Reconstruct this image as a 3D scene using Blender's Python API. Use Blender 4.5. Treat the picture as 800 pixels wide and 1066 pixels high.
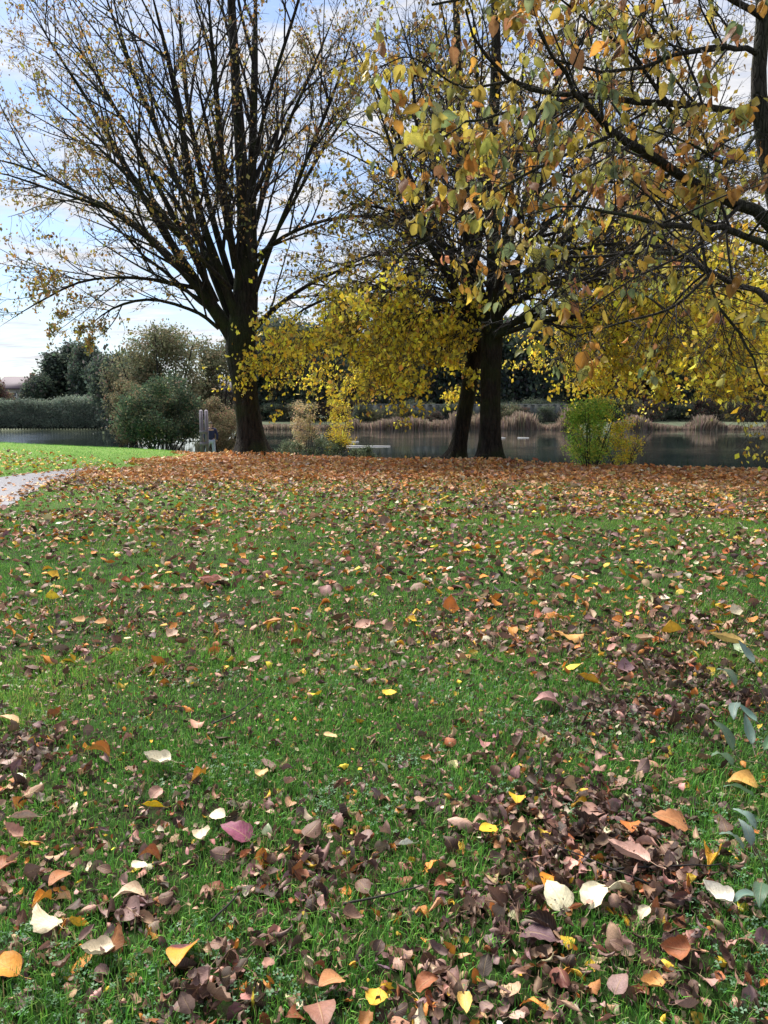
import bpy, math, random
import numpy as np
rng = np.random.default_rng(7); random.seed(7)
D = bpy.data; S = bpy.context.scene
R_ = math.radians
for c in list(D.objects): D.objects.remove(c)
COL = S.collection

# ------------------------------------------------------------ camera geometry
CAMZ = 1.55; F = 769.9; PITCH = math.atan(105/F)
cp, sp = math.cos(PITCH), math.sin(PITCH)
def ray(px, py):
    a = px-400; b = 533-py
    return np.array([a, F*cp + b*sp, -F*sp + b*cp])
def at(px, py, Y):
    r = ray(px, py); return np.array([0, 0, CAMZ]) + r*(Y/r[1])
def gh(px, py, z=0.0):
    r = ray(px, py); return np.array([0, 0, CAMZ]) + r*((z-CAMZ)/r[2])
cam = D.objects.new('camera', D.cameras.new('camera')); COL.objects.link(cam)
cam.location = (0, 0, CAMZ); cam.rotation_euler = (R_(90)-PITCH, 0, 0)
cam.data.sensor_fit = 'VERTICAL'; cam.data.sensor_height = 36; cam.data.lens = 26
cam.data.clip_end = 3000; cam.data.clip_start = 0.05
S.camera = cam

# ------------------------------------------------------------ helpers
def smooth(t): t = np.clip(t, 0, 1); return t*t*(3-2*t)
_lat = rng.random((64, 64))
def vnoise(x, y):
    xi = np.floor(x).astype(int); yi = np.floor(y).astype(int); fx = smooth(x-xi); fy = smooth(y-yi)
    g = lambda a, b: _lat[a % 64, b % 64]
    return (g(xi, yi)*(1-fx)+g(xi+1, yi)*fx)*(1-fy)+(g(xi, yi+1)*(1-fx)+g(xi+1, yi+1)*fx)*fy
def fbm(x, y, o=3):
    s = 0; a = .5; t = 0
    for i in range(o):
        s = s+a*vnoise(x*2**i+13*i, y*2**i+7*i); t += a; a *= .5
    return s/t
WATER = -0.9
def ycrest(x): return np.interp(x, [-80, -19, -11.6, -6.9, -3.2, 3.1, 9.9, 20, 60], [60, 37, 31.5, 26.3, 25, 21.9, 19, 15, 5])
def fshore(x): return 101+6*(fbm(np.asarray(x, float)*.05+40, np.asarray(x, float)*0+3.3)-.5)-np.clip(-x-30, 0, 40)*.12
def gz(x, y):
    x = np.asarray(x, float); y = np.asarray(y, float)
    W = 5+11*np.exp(-((x+9)/3.0)**2)
    z = -1.6*smooth((y-ycrest(x))/W)
    z = z + 1.6*smooth((y-fshore(x)+3)/9) + np.clip(y-fshore(x)-8, 0, 500)*.02*(1+.4*fbm(x*.01+5, y*.01)) + smooth((x+38)/25)*smooth((y-128)/75)*(10+5*fbm(x*.02+5, y*.02))
    near = 1-smooth((y-16)/10)
    z = z + near*.06*(fbm(x*.8+9, y*.8+4)-.5) + .012*(fbm(x*4, y*4+30)-.5)*near
    return z
def mesh_np(name, V, faces, mat=None, attrs=None, smooth_=False):
    """faces: list of int arrays (M,k)"""
    me = D.meshes.new(name); V = np.asarray(V, np.float32)
    me.vertices.add(len(V)); me.vertices.foreach_set('co', V.ravel())
    idx = np.concatenate([f.ravel() for f in faces]); cnt = np.concatenate([np.full(len(f), f.shape[1]) for f in faces])
    me.loops.add(len(idx)); me.loops.foreach_set('vertex_index', idx.astype(np.int32))
    me.polygons.add(len(cnt)); st = np.concatenate([[0], np.cumsum(cnt)[:-1]])
    me.polygons.foreach_set('loop_start', st.astype(np.int32))
    try: me.polygons.foreach_set('loop_total', cnt.astype(np.int32))
    except Exception: pass
    if smooth_: me.polygons.foreach_set('use_smooth', np.ones(len(cnt), bool))
    for k, a in (attrs or {}).items():
        a = np.asarray(a, np.float32)
        if a.shape[1] == 2:
            at_ = me.attributes.new(k, 'FLOAT2', 'POINT'); at_.data.foreach_set('vector', a.ravel())
        else:
            at_ = me.attributes.new(k, 'FLOAT_COLOR', 'POINT')
            if a.shape[1] == 3: a = np.concatenate([a, np.ones((len(a), 1), np.float32)], 1)
            at_.data.foreach_set('color', a.astype(np.float32).ravel())
    me.update(calc_edges=True)
    if mat: me.materials.append(mat)
    return me
def link(name, me, parent=None, loc=None):
    o = D.objects.new(name, me); COL.objects.link(o)
    if parent: o.parent = parent
    if loc is not None: o.location = [float(v) for v in loc]
    return o
def tag(o, label=None, cat=None, group=None, kind=None):
    if label: o['label'] = label
    if cat: o['category'] = cat
    if group: o['group'] = group
    if kind: o['kind'] = kind
    return o
def empty(name, loc=(0, 0, 0)):
    o = D.objects.new(name, None); COL.objects.link(o); o.location = [float(v) for v in loc]; o.empty_display_size = .2
    return o
class MB:
    def __init__(s): s.v = []; s.f = {}; s.n = 0
    def add(s, V, faces):
        for f in faces:
            f = np.asarray(f); s.f.setdefault(f.shape[1], []).append(f+s.n)
        s.v.append(np.asarray(V, float)); s.n += len(V)
    def box(s, c, d, rz=0):
        x, y, z = np.array(d)/2
        V = np.array([[i*x, j*y, k*z] for k in (-1, 1) for i, j in ((-1, -1), (1, -1), (1, 1), (-1, 1))])
        ca, sa = math.cos(rz), math.sin(rz)
        V = V@np.array([[ca, sa, 0], [-sa, ca, 0], [0, 0, 1]])+np.array(c)
        s.add(V, [np.array([[3, 2, 1, 0], [4, 5, 6, 7], [0, 1, 5, 4], [1, 2, 6, 5], [2, 3, 7, 6], [3, 0, 4, 7]])]); return s
    def build(s, name, mat, parent=None, attrs=None, sm=False):
        me = mesh_np(name, np.concatenate(s.v), [np.concatenate(a) for a in s.f.values()], mat, attrs, sm)
        return link(name, me, parent)
def norm(v): return v/np.maximum(np.linalg.norm(v, axis=-1, keepdims=True), 1e-9)
def tubes(P, Rd, sides):
    """P (N,n,3), Rd (N,n) -> verts, quads"""
    N, n, _ = P.shape
    T = np.gradient(P, axis=1); T = norm(T)
    m = norm(P[:, -1]-P[:, 0]); ref = np.where(np.abs(m[:, 2:3]) > .7, np.array([[1., 0, 0]]), np.array([[0, 0, 1.]]))
    U = norm(np.cross(T, ref[:, None, :])); W = np.cross(T, U)
    a = np.arange(sides)*2*np.pi/sides
    V = P[:, :, None, :]+Rd[:, :, None, None]*(np.cos(a)[None, None, :, None]*U[:, :, None, :]+np.sin(a)[None, None, :, None]*W[:, :, None, :])
    b = (np.arange(N)*n*sides)[:, None, None]; i = (np.arange(n-1)*sides)[None, :, None]; j = np.arange(sides)[None, None, :]; j2 = (j+1) % sides
    q = np.stack([b+i+j, b+i+j2, b+i+sides+j2, b+i+sides+j], -1).reshape(-1, 4)
    return V.reshape(-1, 3), q
def catmull(pts, n):
    pts = np.asarray(pts, float); k = len(pts)
    P = np.concatenate([[2*pts[0]-pts[1]], pts, [2*pts[-1]-pts[-2]]])
    out = []
    for t in np.linspace(0, k-1-1e-6, n):
        i = int(t); f = t-i; a, b, c, d = P[i:i+4]
        out.append(.5*((2*b)+(c-a)*f+(2*a-5*b+4*c-d)*f*f+(3*b-a-3*c+d)*f**3))
    return np.array(out)
def grow(P0, D0, L, R0, n, wander, trop, tip=.25):
    N = len(P0); st = (L/n)[:, None, None]
    d = norm(D0)[:, None, :]+np.cumsum(rng.normal(0, wander, (N, n, 3)), 1)
    d[:, :, 2] += np.linspace(0, 1, n)[None, :]*(trop if np.isscalar(trop) else trop[:, None])
    d = norm(d)
    P = np.concatenate([P0[:, None, :], P0[:, None, :]+np.cumsum(d*st, 1)], 1)
    Rd = R0[:, None]*np.linspace(1, tip, n+1)[None, :]
    return P, Rd
def kids(P, Rd, L, k, amin, amax, ratio, tmin, rr=.6, tmax=.98, rfix=None):
    """k children per branch; vectorised"""
    N, n, _ = P.shape
    t = rng.uniform(tmin, tmax, (N, k)); t.sort(1)
    f = t*(n-1); i = np.minimum(f.astype(int), n-2); fr = (f-i)[..., None]
    r = np.arange(N)[:, None]
    p = P[r, i]*(1-fr)+P[r, i+1]*fr; tan = norm(P[r, i+1]-P[r, i])
    rad = Rd[r, i]*(1-fr[..., 0])+Rd[r, i+1]*fr[..., 0]
    rv = norm(rng.normal(0, 1, (N, k, 3))); perp = norm(np.cross(tan, rv))
    ang = np.radians(rng.uniform(amin, amax, (N, k)))[..., None]
    d = tan*np.cos(ang)+perp*np.sin(ang)
    l = L[:, None]*ratio*(1.1-.6*t)*rng.uniform(.6, 1.25, (N, k))
    R = np.minimum(rad*rr, l*.012+.002) if rfix is None else np.minimum(rad*rr, rfix)
    return p.reshape(-1, 3), d.reshape(-1, 3), l.ravel(), R.ravel()
def rotm(yaw, pitch, roll):
    cy, sy, cp_, sp_, cr, sr = np.cos(yaw), np.sin(yaw), np.cos(pitch), np.sin(pitch), np.cos(roll), np.sin(roll)
    M = np.empty((len(yaw), 3, 3))
    M[:, 0, 0] = cy*cr-sy*sp_*sr; M[:, 0, 1] = -sy*cp_; M[:, 0, 2] = cy*sr+sy*sp_*cr
    M[:, 1, 0] = sy*cr+cy*sp_*sr; M[:, 1, 1] = cy*cp_; M[:, 1, 2] = sy*sr-cy*sp_*cr
    M[:, 2, 0] = -cp_*sr; M[:, 2, 1] = sp_; M[:, 2, 2] = cp_*cr
    return M
def basis(ydir, rnd=True):
    """columns x,y,z with y along ydir"""
    y = norm(ydir); r = norm(rng.normal(0, 1, y.shape)); x = norm(np.cross(y, r)); z = np.cross(x, y)
    return np.stack([x, y, z], -1)
def scatter_data(temps, pos, M, sc, col):
    """temps: list of (V(K,3), faces list, lv(K,2))"""
    n = len(pos); pick = rng.integers(0, len(temps), n)
    Vs = []; Fs = {}; Cs = []; Ls = []; off = 0
    for ti, (V, faces, lv) in enumerate(temps):
        s = np.where(pick == ti)[0]
        if not len(s): continue
        K = len(V); v = np.einsum('nij,kj->nki', M[s], V)*sc[s][:, None, None]+pos[s][:, None, :]
        Vs.append(v.reshape(-1, 3)); Cs.append(np.repeat(col[s], K, 0)); Ls.append(np.tile(lv, (len(s), 1)))
        b = (np.arange(len(s))*K+off)[:, None, None]
        for f in faces: Fs.setdefault(f.shape[1], []).append((f[None]+b).reshape(-1, f.shape[1]))
        off += len(s)*K
    return np.concatenate(Vs), [np.concatenate(a) for a in Fs.values()], {'col': np.concatenate(Cs), 'lv': np.concatenate(Ls)}
def palette(n, cols, w, jit=.18):
    cols = np.array(cols, float); w = np.array(w, float); w /= w.sum()
    c = cols[rng.choice(len(cols), n, p=w)]
    c = c*np.exp(rng.normal(0, jit, (n, 1)))*np.exp(rng.normal(0, jit*.35, (n, 3)))
    return np.clip(c, .004, .9)
def leaf_template(nu=6, nv=3, width=.36, fold=.4, bend=.5, wav=.04, twist=0., stalk=True, seed=0, shape=0):
    r = np.random.default_rng(seed); V = []; lv = []
    us = np.linspace(0, 1, nu); vs = np.linspace(-1, 1, nv)
    for u in us:
        w = width*(np.sin(np.pi*u**(.75 if shape == 0 else .6))**(.8) if 0 < u < 1 else .0)
        if u == 1: w = 0
        if u == 0: w = width*.12
        w *= 1+wav*1.5*r.normal()
        for v in vs:
            x = v*w; y = u
            th = fold*abs(v); z = abs(x)*math.sin(th*1.2); x = x*math.cos(th*1.0)
            z += wav*(math.sin(7*u+4*v+r.uniform(0, 2.5))*(abs(v)+.3)+.8*r.normal()*abs(v)); x += wav*.4*r.normal()*abs(v)
            a = bend*(u-.5); y2 = .5+math.sin(a)/max(abs(bend), 1e-3)*(1 if bend > 0 else -1) if abs(bend) > 1e-3 else y
            z += -(math.cos(a)-1)/abs(bend)*(-1 if bend > 0 else 1)*1.6 if abs(bend) > 1e-3 else 0
            tw = twist*(u-.5); x, z = x*math.cos(tw)-z*math.sin(tw)*.5, z*math.cos(tw)+x*math.sin(tw)
            V.append((x, y2, z)); lv.append((v, u))
    q = [[i*nv+j, i*nv+j+1, (i+1)*nv+j+1, (i+1)*nv+j] for i in range(nu-1) for j in range(nv-1)]
    faces = [np.array(q)]
    if stalk:
        m = V[nv//2]; b = len(V); x0, y0, z0 = m
        for (yy, zz, ww) in ((.03, 0, .012), (-.18, -.015, .01), (-.36, .03+.04*r.normal(), .009)):
            for s_ in (-1, 1): V.append((x0+s_*ww+(.06*r.normal() if yy < -.3 else 0)*0, y0+yy, z0+zz)); lv.append((0, .5))
        V.append((x0, y0+.03, z0+.012)); lv.append((0, .5)); V.append((x0, y0-.18, z0-.004)); lv.append((0, .5)); V.append((x0, y0-.36, z0+.04)); lv.append((0, .5))
        q2 = []
        for k in range(2):
            a0, a1, c0, c1 = b+2*k, b+2*k+1, b+2*k+2, b+2*k+3; t0, t1 = b+6+k, b+7+k
            q2 += [[a0, a1, c1, c0], [a0, c0, t1, t0], [a1, t0, t1, c1]]
        faces = [np.concatenate([faces[0], np.array(q2)])]
    V = np.array(V); V[:, 1] -= .3
    return V, faces, np.array(lv, float)
KITE = [(np.array([[0, -.5, 0], [.36, 0, .12], [0, .5, 0], [-.36, 0, .12]]), [np.array([[0, 1, 2], [0, 2, 3]])], np.array([[0, 0], [1, .5], [0, 1], [-1, .5]], float)),
        (np.array([[0, -.5, .05], [.3, .1, -.08], [.05, .5, .1], [-.34, -.05, -.1]]), [np.array([[0, 1, 2], [0, 2, 3]])], np.array([[0, 0], [1, .5], [0, 1], [-1, .5]], float))]
CLUMP = []
for q in range(5):   # a spray of six leaf-like facets for far crowns
    r = np.random.default_rng(q); V = []; Fc = []; L_ = []
    for k in range(6):
        c = r.normal(0, .45, 3); a = norm(r.normal(0, 1, 3))*.22; b = norm(np.cross(a, r.normal(0, 1, 3)))*.14
        o = len(V); V += [c-a, c+b, c+a, c-b]; Fc.append([o, o+1, o+2, o+3]); L_ += [[0, 0], [1, .5], [0, 1], [-1, .5]]
    CLUMP.append((np.array(V), [np.array(Fc)], np.array(L_, float)))

# ------------------------------------------------------------ materials
def mat(name):
    m = D.materials.new(name); m.use_nodes = True; nt = m.node_tree; nt.nodes.clear()
    out = nt.nodes.new('ShaderNodeOutputMaterial'); return m, nt, out
def N(nt, t, **kw):
    n = nt.nodes.new(t)
    for k, v in kw.items():
        if k in n.inputs.keys(): n.inputs[k].default_value = v
        else: setattr(n, k, v)
    return n
def mathn(nt, op, a, b=None, clamp=False):
    n = nt.nodes.new('ShaderNodeMath'); n.operation = op; n.use_clamp = clamp
    for i, v in enumerate((a, b)):
        if v is None: continue
        if isinstance(v, (int, float)): n.inputs[i].default_value = v
        else: nt.links.new(v, n.inputs[i])
    return n.outputs[0]
def mixc(nt, fac, a, b, mode='MIX'):
    n = nt.nodes.new('ShaderNodeMix'); n.data_type = 'RGBA'; n.blend_type = mode
    for s, v in ((n.inputs[0], fac), (n.inputs[6], a), (n.inputs[7], b)):
        if isinstance(v, (int, float)): s.default_value = v
        elif isinstance(v, tuple): s.default_value = (*v, 1)
        else: nt.links.new(v, s)
    return n.outputs[2]
def leafmat(name, src='attr', trans=.35, rough=.55, veins=True, mott=.35, two=None, spec=.3):
    m, nt, out = mat(name); L = nt.links.new
    if src == 'attr': c = N(nt, 'ShaderNodeAttribute', attribute_name='col').outputs['Color']
    else: c = N(nt, 'ShaderNodeObjectInfo').outputs['Color']
    tc = N(nt, 'ShaderNodeTexCoord')
    if veins:
        sepn = N(nt, 'ShaderNodeSeparateXYZ'); L(N(nt, 'ShaderNodeAttribute', attribute_name='lv').outputs['Vector'], sepn.inputs[0])
        av = mathn(nt, 'ABSOLUTE', sepn.outputs[0]); u = sepn.outputs[1]
        if two:
            g = mathn(nt, 'MULTIPLY', mathn(nt, 'SUBTRACT', .42, u), 5, True)
            c = mixc(nt, g, c, two)
        mid = mathn(nt, 'SUBTRACT', 1, mathn(nt, 'MULTIPLY', av, 11), True)
        w = mathn(nt, 'SINE', mathn(nt, 'MULTIPLY', mathn(nt, 'SUBTRACT', u, mathn(nt, 'MULTIPLY', av, .32)), 56))
        sv = mathn(nt, 'MULTIPLY', mathn(nt, 'SUBTRACT', w, .82), 4, True)
        vein = mathn(nt, 'MAXIMUM', mid, mathn(nt, 'MULTIPLY', sv, .6))
        edge = mathn(nt, 'MULTIPLY', mathn(nt, 'POWER', av, 3.), .3)
    no = N(nt, 'ShaderNodeTexNoise', Scale=9. if src != 'attr' else 30., Detail=4.); L(tc.outputs['Object'], no.inputs['Vector'])
    k = mathn(nt, 'MULTIPLY_ADD', no.outputs[0], mott*2); nt.nodes[-1].inputs[2].default_value = 1-mott
    c = mixc(nt, 1., c, k, 'MULTIPLY')
    if veins:
        bl = N(nt, 'ShaderNodeTexNoise', Scale=4. if src != 'attr' else 70., Detail=6., Roughness=.75); L(tc.outputs['Object'], bl.inputs['Vector'])
        c = mixc(nt, mathn(nt, 'MULTIPLY', mathn(nt, 'MULTIPLY', mathn(nt, 'SUBTRACT', bl.outputs[0], .56), 9, True), .6), c, (.055, .03, .02))
    if veins:
        c = mixc(nt, edge, c, (.09, .045, .02))
        c = mixc(nt, mathn(nt, 'MULTIPLY', vein, .38), c, (.42, .3, .14))
    p = N(nt, 'ShaderNodeBsdfPrincipled', Roughness=rough); p.inputs['Specular IOR Level'].default_value = spec
    L(c, p.inputs['Base Color'])
    if veins:
        b = N(nt, 'ShaderNodeBump', Strength=.35, Distance=.004); L(mathn(nt, 'ADD', vein, no.outputs[0]), b.inputs['Height']); L(b.outputs[0], p.inputs['Normal'])
    t = N(nt, 'ShaderNodeBsdfTranslucent'); L(c, t.inputs[0])
    mx = N(nt, 'ShaderNodeMixShader'); mx.inputs[0].default_value = trans; L(p.outputs[0], mx.inputs[1]); L(t.outputs[0], mx.inputs[2])
    L(mx.outputs[0], out.inputs[0]); return m
def barkmat(name, c1, c2, c3, scale=6, moss=.3):
    m, nt, out = mat(name); L = nt.links.new
    tc = N(nt, 'ShaderNodeTexCoord'); mp = N(nt, 'ShaderNodeMapping'); mp.inputs['Scale'].default_value = (scale, scale, scale*.22); L(tc.outputs['Object'], mp.inputs[0])
    n1 = N(nt, 'ShaderNodeTexNoise', Scale=2.2, Detail=7., Roughness=.7); L(mp.outputs[0], n1.inputs['Vector'])
    v = N(nt, 'ShaderNodeTexVoronoi', Scale=2.6, feature='DISTANCE_TO_EDGE'); L(mp.outputs[0], v.inputs['Vector'])
    n2 = N(nt, 'ShaderNodeTexNoise', Scale=1.3, Detail=5.); L(tc.outputs['Object'], n2.inputs['Vector'])
    r1 = N(nt, 'ShaderNodeValToRGB'); r1.color_ramp.elements[0].position = .35; r1.color_ramp.elements[1].position = .65
    r1.color_ramp.elements[0].color = (*c1, 1); r1.color_ramp.elements[1].color = (*c2, 1); L(n1.outputs[0], r1.inputs[0])
    f = mathn(nt, 'MULTIPLY', mathn(nt, 'SUBTRACT', n2.outputs[0], .55-moss*.3), 5, True)
    c = mixc(nt, f, r1.outputs[0], c3)
    cr = mathn(nt, 'MULTIPLY', v.outputs['Distance'], 7, True)
    p = N(nt, 'ShaderNodeBsdfPrincipled', Roughness=.9); p.inputs['Specular IOR Level'].default_value = .15; L(c, p.inputs['Base Color'])
    b = N(nt, 'ShaderNodeBump', Strength=.9, Distance=.03); L(mathn(nt, 'ADD', cr, n1.outputs[0]), b.inputs['Height']); L(b.outputs[0], p.inputs['Normal'])
    L(p.outputs[0], out.inputs[0]); return m
def plain(name, col, rough=.8, col2=None, scale=8, bump=.3):
    m, nt, out = mat(name); L = nt.links.new
    tc = N(nt, 'ShaderNodeTexCoord'); n1 = N(nt, 'ShaderNodeTexNoise', Scale=float(scale), Detail=6., Roughness=.65); L(tc.outputs['Object'], n1.inputs['Vector'])
    c = mixc(nt, n1.outputs[0], col, col2 or tuple(x*.6 for x in col))
    p = N(nt, 'ShaderNodeBsdfPrincipled', Roughness=rough); L(c, p.inputs['Base Color'])
    b = N(nt, 'ShaderNodeBump', Strength=bump, Distance=.02); L(n1.outputs[0], b.inputs['Height']); L(b.outputs[0], p.inputs['Normal'])
    L(p.outputs[0], out.inputs[0]); return m
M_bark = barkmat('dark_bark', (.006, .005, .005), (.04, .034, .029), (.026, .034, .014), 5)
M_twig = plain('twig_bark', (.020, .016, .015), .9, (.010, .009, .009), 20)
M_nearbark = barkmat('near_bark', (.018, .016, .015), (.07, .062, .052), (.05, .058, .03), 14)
M_leaf = leafmat('crown_leaves', 'attr', .45, .5, False, .2)
M_bigleaf = leafmat('near_leaves', 'attr', .5, .45, True, .3)
M_litter = leafmat('litter_leaves', 'attr', .12, .6, True, .4)
M_fallen = leafmat('fallen_leaf', 'obj', .12, .55, True, .45)
M_fallen2 = leafmat('fallen_leaf_two_tone', 'obj', .12, .5, True, .3, two=(.12, .03, .05))
M_far = leafmat('far_foliage', 'attr', .4, .8, False, .3, spec=.1)
M_grass = leafmat('grass_blades', 'attr', .35, .5, False, .15, spec=.25)

# ------------------------------------------------------------ ground
ys = np.concatenate([np.linspace(-12, 0, 13), np.linspace(.3, 12, 110), np.linspace(12.3, 48, 110), np.linspace(50, 90, 22), np.linspace(91, 125, 40), np.linspace(130, 900, 40)])
xa = np.concatenate([np.linspace(-12, 12, 160)]); xs = np.concatenate([-np.geomspace(13, 900, 60)[::-1], xa, np.geomspace(13, 900, 60)])
X, Y = np.meshgrid(xs, ys); Z = gz(X, Y)
V = np.stack([X, Y, Z], -1).reshape(-1, 3); nx = len(xs)
i = np.arange(len(ys)-1)[:, None]*nx+np.arange(nx-1)[None]
f = np.stack([i, i+1, i+nx+1, i+nx], -1).reshape(-1, 4)
m, nt, out = mat('ground_soil_and_turf'); L = nt.links.new
tc = N(nt, 'ShaderNodeTexCoord'); P_ = tc.outputs['Object']
def noise(sc, det=5, rough=.6):
    n = N(nt, 'ShaderNodeTexNoise', Scale=float(sc), Detail=float(det), Roughness=rough); L(P_, n.inputs['Vector']); return n.outputs[0]
sx = N(nt, 'ShaderNodeSeparateXYZ'); L(P_, sx.inputs[0])
c = mixc(nt, mathn(nt, 'MULTIPLY', mathn(nt, 'SUBTRACT', noise(6, 6, .7), .42), 6, True), (.022, .016, .011), (.03, .075, .014))
turf = mixc(nt, noise(9, 8, .75), (.08, .17, .025), (.17, .27, .06))
ffar = mathn(nt, 'MULTIPLY', mathn(nt, 'SUBTRACT', sx.outputs[1], 9), .12, True)
c = mixc(nt, ffar, c, turf)
lit = mixc(nt, noise(14, 6, .8), (.16, .06, .025), (.50, .24, .10))
# litter soil under the trees: band along the crest, right of the path
band = mathn(nt, 'MULTIPLY', mathn(nt, 'MULTIPLY', mathn(nt, 'SUBTRACT', mathn(nt, 'ADD', sx.outputs[1], mathn(nt, 'MULTIPLY', sx.outputs[0], .45)), 17), .3, True),
             mathn(nt, 'MULTIPLY', mathn(nt, 'ADD', sx.outputs[0], 7.6), .6, True))
c = mixc(nt, mathn(nt, 'MULTIPLY', band, mathn(nt, 'MULTIPLY', noise(3, 6), 1.6, True)), c, lit)
bank = mixc(nt, noise(.35, 8, .75), (.06, .08, .05), (.18, .20, .13))
c = mixc(nt, mathn(nt, 'MULTIPLY', mathn(nt, 'SUBTRACT', sx.outputs[1], 60), .05, True), c, bank)
p = N(nt, 'ShaderNodeBsdfPrincipled', Roughness=.95); p.inputs['Specular IOR Level'].default_value = .1; L(c, p.inputs['Base Color'])
b = N(nt, 'ShaderNodeBump', Strength=.8, Distance=.03); L(noise(25, 8, .8), b.inputs['Height']); L(b.outputs[0], p.inputs['Normal']); L(p.outputs[0], out.inputs[0])
tag(link('ground', mesh_np('ground', V, [f], m, smooth_=True)), 'lawn sloping gently to the pond and rising on the far bank', 'ground', kind='structure')

# water
m, nt, out = mat('pond_water'); L = nt.links.new
tc = N(nt, 'ShaderNodeTexCoord'); mp = N(nt, 'ShaderNodeMapping'); mp.inputs['Scale'].default_value = (.6, 1.3, 1); L(tc.outputs['Object'], mp.inputs[0])
n1 = N(nt, 'ShaderNodeTexNoise', Scale=1.5, Detail=4.); L(mp.outputs[0], n1.inputs['Vector'])
n2 = N(nt, 'ShaderNodeTexNoise', Scale=.09, Detail=3.); L(mp.outputs[0], n2.inputs['Vector'])
p = N(nt, 'ShaderNodeBsdfPrincipled', Roughness=.06); p.inputs['Base Color'].default_value = (.012, .018, .018, 1)
sw = N(nt, 'ShaderNodeSeparateXYZ'); L(tc.outputs['Object'], sw.inputs[0]); lf = mathn(nt, 'MULTIPLY', mathn(nt, 'SUBTRACT', -22, sw.outputs[0]), .08, True)
b = N(nt, 'ShaderNodeBump', Distance=.14); L(mathn(nt, 'ADD', mathn(nt, 'MULTIPLY', lf, .9), mathn(nt, 'MULTIPLY', mathn(nt, 'SUBTRACT', n2.outputs[0], .42), .8, True)), b.inputs['Strength']); L(n1.outputs[0], b.inputs['Height']); L(b.outputs[0], p.inputs['Normal']); L(p.outputs[0], out.inputs[0])
V = np.array([[-700, 14, WATER], [700, 14, WATER], [700, 118, WATER], [-700, 118, WATER]], float)
tag(link('water', mesh_np('water', V, [np.array([[0, 1, 2, 3]])], m)), 'dark still pond water', 'water', kind='structure')

# path
ctrR = [(-5.4, 4), (-5.9, 9), (-6.1, 11.7), (-6.8, 14.2), (-7.3, 16.6), (-7.7, 19.4), (-7.9, 20.6)]
ctrL = [(-8.6, 4), (-9.2, 9), (-9.4, 12), (-9.5, 14.6), (-9.1, 17.2), (-8.6, 19.2), (-8.0, 20.7)]
a = catmull(np.array(ctrR), 40); b_ = catmull(np.array(ctrL), 40)
rows = [a+(b_-a)*t+0 for t in np.linspace(0, 1, 9)]
G = np.stack(rows, 1); G[:, 0] += rng.normal(0, .05, G[:, 0].shape); G[:, -1] += rng.normal(0, .05, G[:, 0].shape)
Z = gz(G[..., 0], G[..., 1])+.012
V = np.concatenate([G, Z[..., None]], -1).reshape(-1, 3); i = np.arange(39)[:, None]*9+np.arange(8)[None]
M_path = plain('tarmac', (.20, .198, .225), .75, (.11, .11, .125), 9, .5)
tag(link('path', mesh_np('path', V, [np.stack([i, i+1, i+10, i+9], -1).reshape(-1, 4)], M_path)), 'grey tarmac footpath curving in from the left edge', 'path', kind='structure')
def on_path(x, y): return (x < np.interp(y, [p[1] for p in ctrR], [p[0] for p in ctrR])) & (x > np.interp(y, [p[1] for p in ctrL], [p[0] for p in ctrL])) & (y < 20.6)

# ------------------------------------------------------------ grass blades
def frustum_pts(n, d0, d1, pw=1.0, half=.6, ex=.5):
    d = (d0**pw+(d1**pw-d0**pw)*rng.random(n))**(1/pw)
    x = rng.uniform(-1, 1, n)*(half*d+ex)
    return x, d
clumps = [gh(*c) for c in ((610, 860), (690, 930), (560, 905), (20, 790), (660, 745), (330, 900), (560, 1000), (450, 1040), (230, 1040), (720, 1010), (640, 890), (500, 950), (140, 960), (780, 730), (700, 700))]
crad = [.30, .15, .17, .25, .26, .2, .1, .13, .12, .11, .2, .12, .1, .22, .22]
def bare(x, y):
    b = np.zeros_like(x)
    for c, r in zip(clumps, crad): b = np.maximum(b, 1-((x-c[0])**2+(y-c[1])**2)/(r*r*2))
    return np.clip(b, 0, 1)
def blades(x, y, hmul, w, segs, lo=1.):
    n = len(x); z = gz(x, y)
    pat = fbm(x*1.3+3, y*1.3); fine = fbm(x*6, y*6+9)
    Hh = hmul*(.35+.9*rng.random(n))*(.55+.9*pat)
    yaw = rng.uniform(0, 2*np.pi, n); lean = rng.uniform(.1, 1.1, n)
    dx, dy = np.cos(yaw), np.sin(yaw); sxn, syn = -dy, dx
    base = np.stack([x, y, z-.003], -1); s = np.stack([sxn, syn, 0*x], -1)*(w*(.6+.8*rng.random(n)))[:, None]
    d = np.stack([dx, dy, 0*x], -1); up = np.array([0, 0, 1.])
    mid = base+Hh[:, None]*(.55*up+.25*d*lean[:, None]); tip = base+Hh[:, None]*((1-.35*lean)[:, None]*up+.75*d*lean[:, None])
    c = palette(n, [(.075, .225, .03), (.11, .30, .042), (.05, .14, .03), (.18, .34, .06), (.38, .33, .16)], [4, 4, 3, 2.2, .6], .22)
    dry = smooth((fbm(x*.45+60, y*.6+2)-.52)*6)*.5; c = c*(1-dry[:, None])+dry[:, None]*c*np.array([1.9, 1.25, 1.3])
    c *= ((.7+.6*fine)*(1+.2*smooth((y-9)/10)))[:, None]
    if segs == 2:
        V = np.stack([base-s, base+s, mid+s*.8, mid-s*.8, tip], 1).reshape(-1, 3); o = np.arange(n)*5
        Fc = [np.stack([o, o+1, o+2, o+3], -1), np.stack([o+3, o+2, o+4], -1)]; C = np.repeat(c, 5, 0)
    else:
        V = np.stack([base-s, base+s, tip], 1).reshape(-1, 3); o = np.arange(n)*3
        Fc = [np.stack([o, o+1, o+2], -1)]; C = np.repeat(c, 3, 0)
    return V, Fc, C
parts = []
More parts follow.
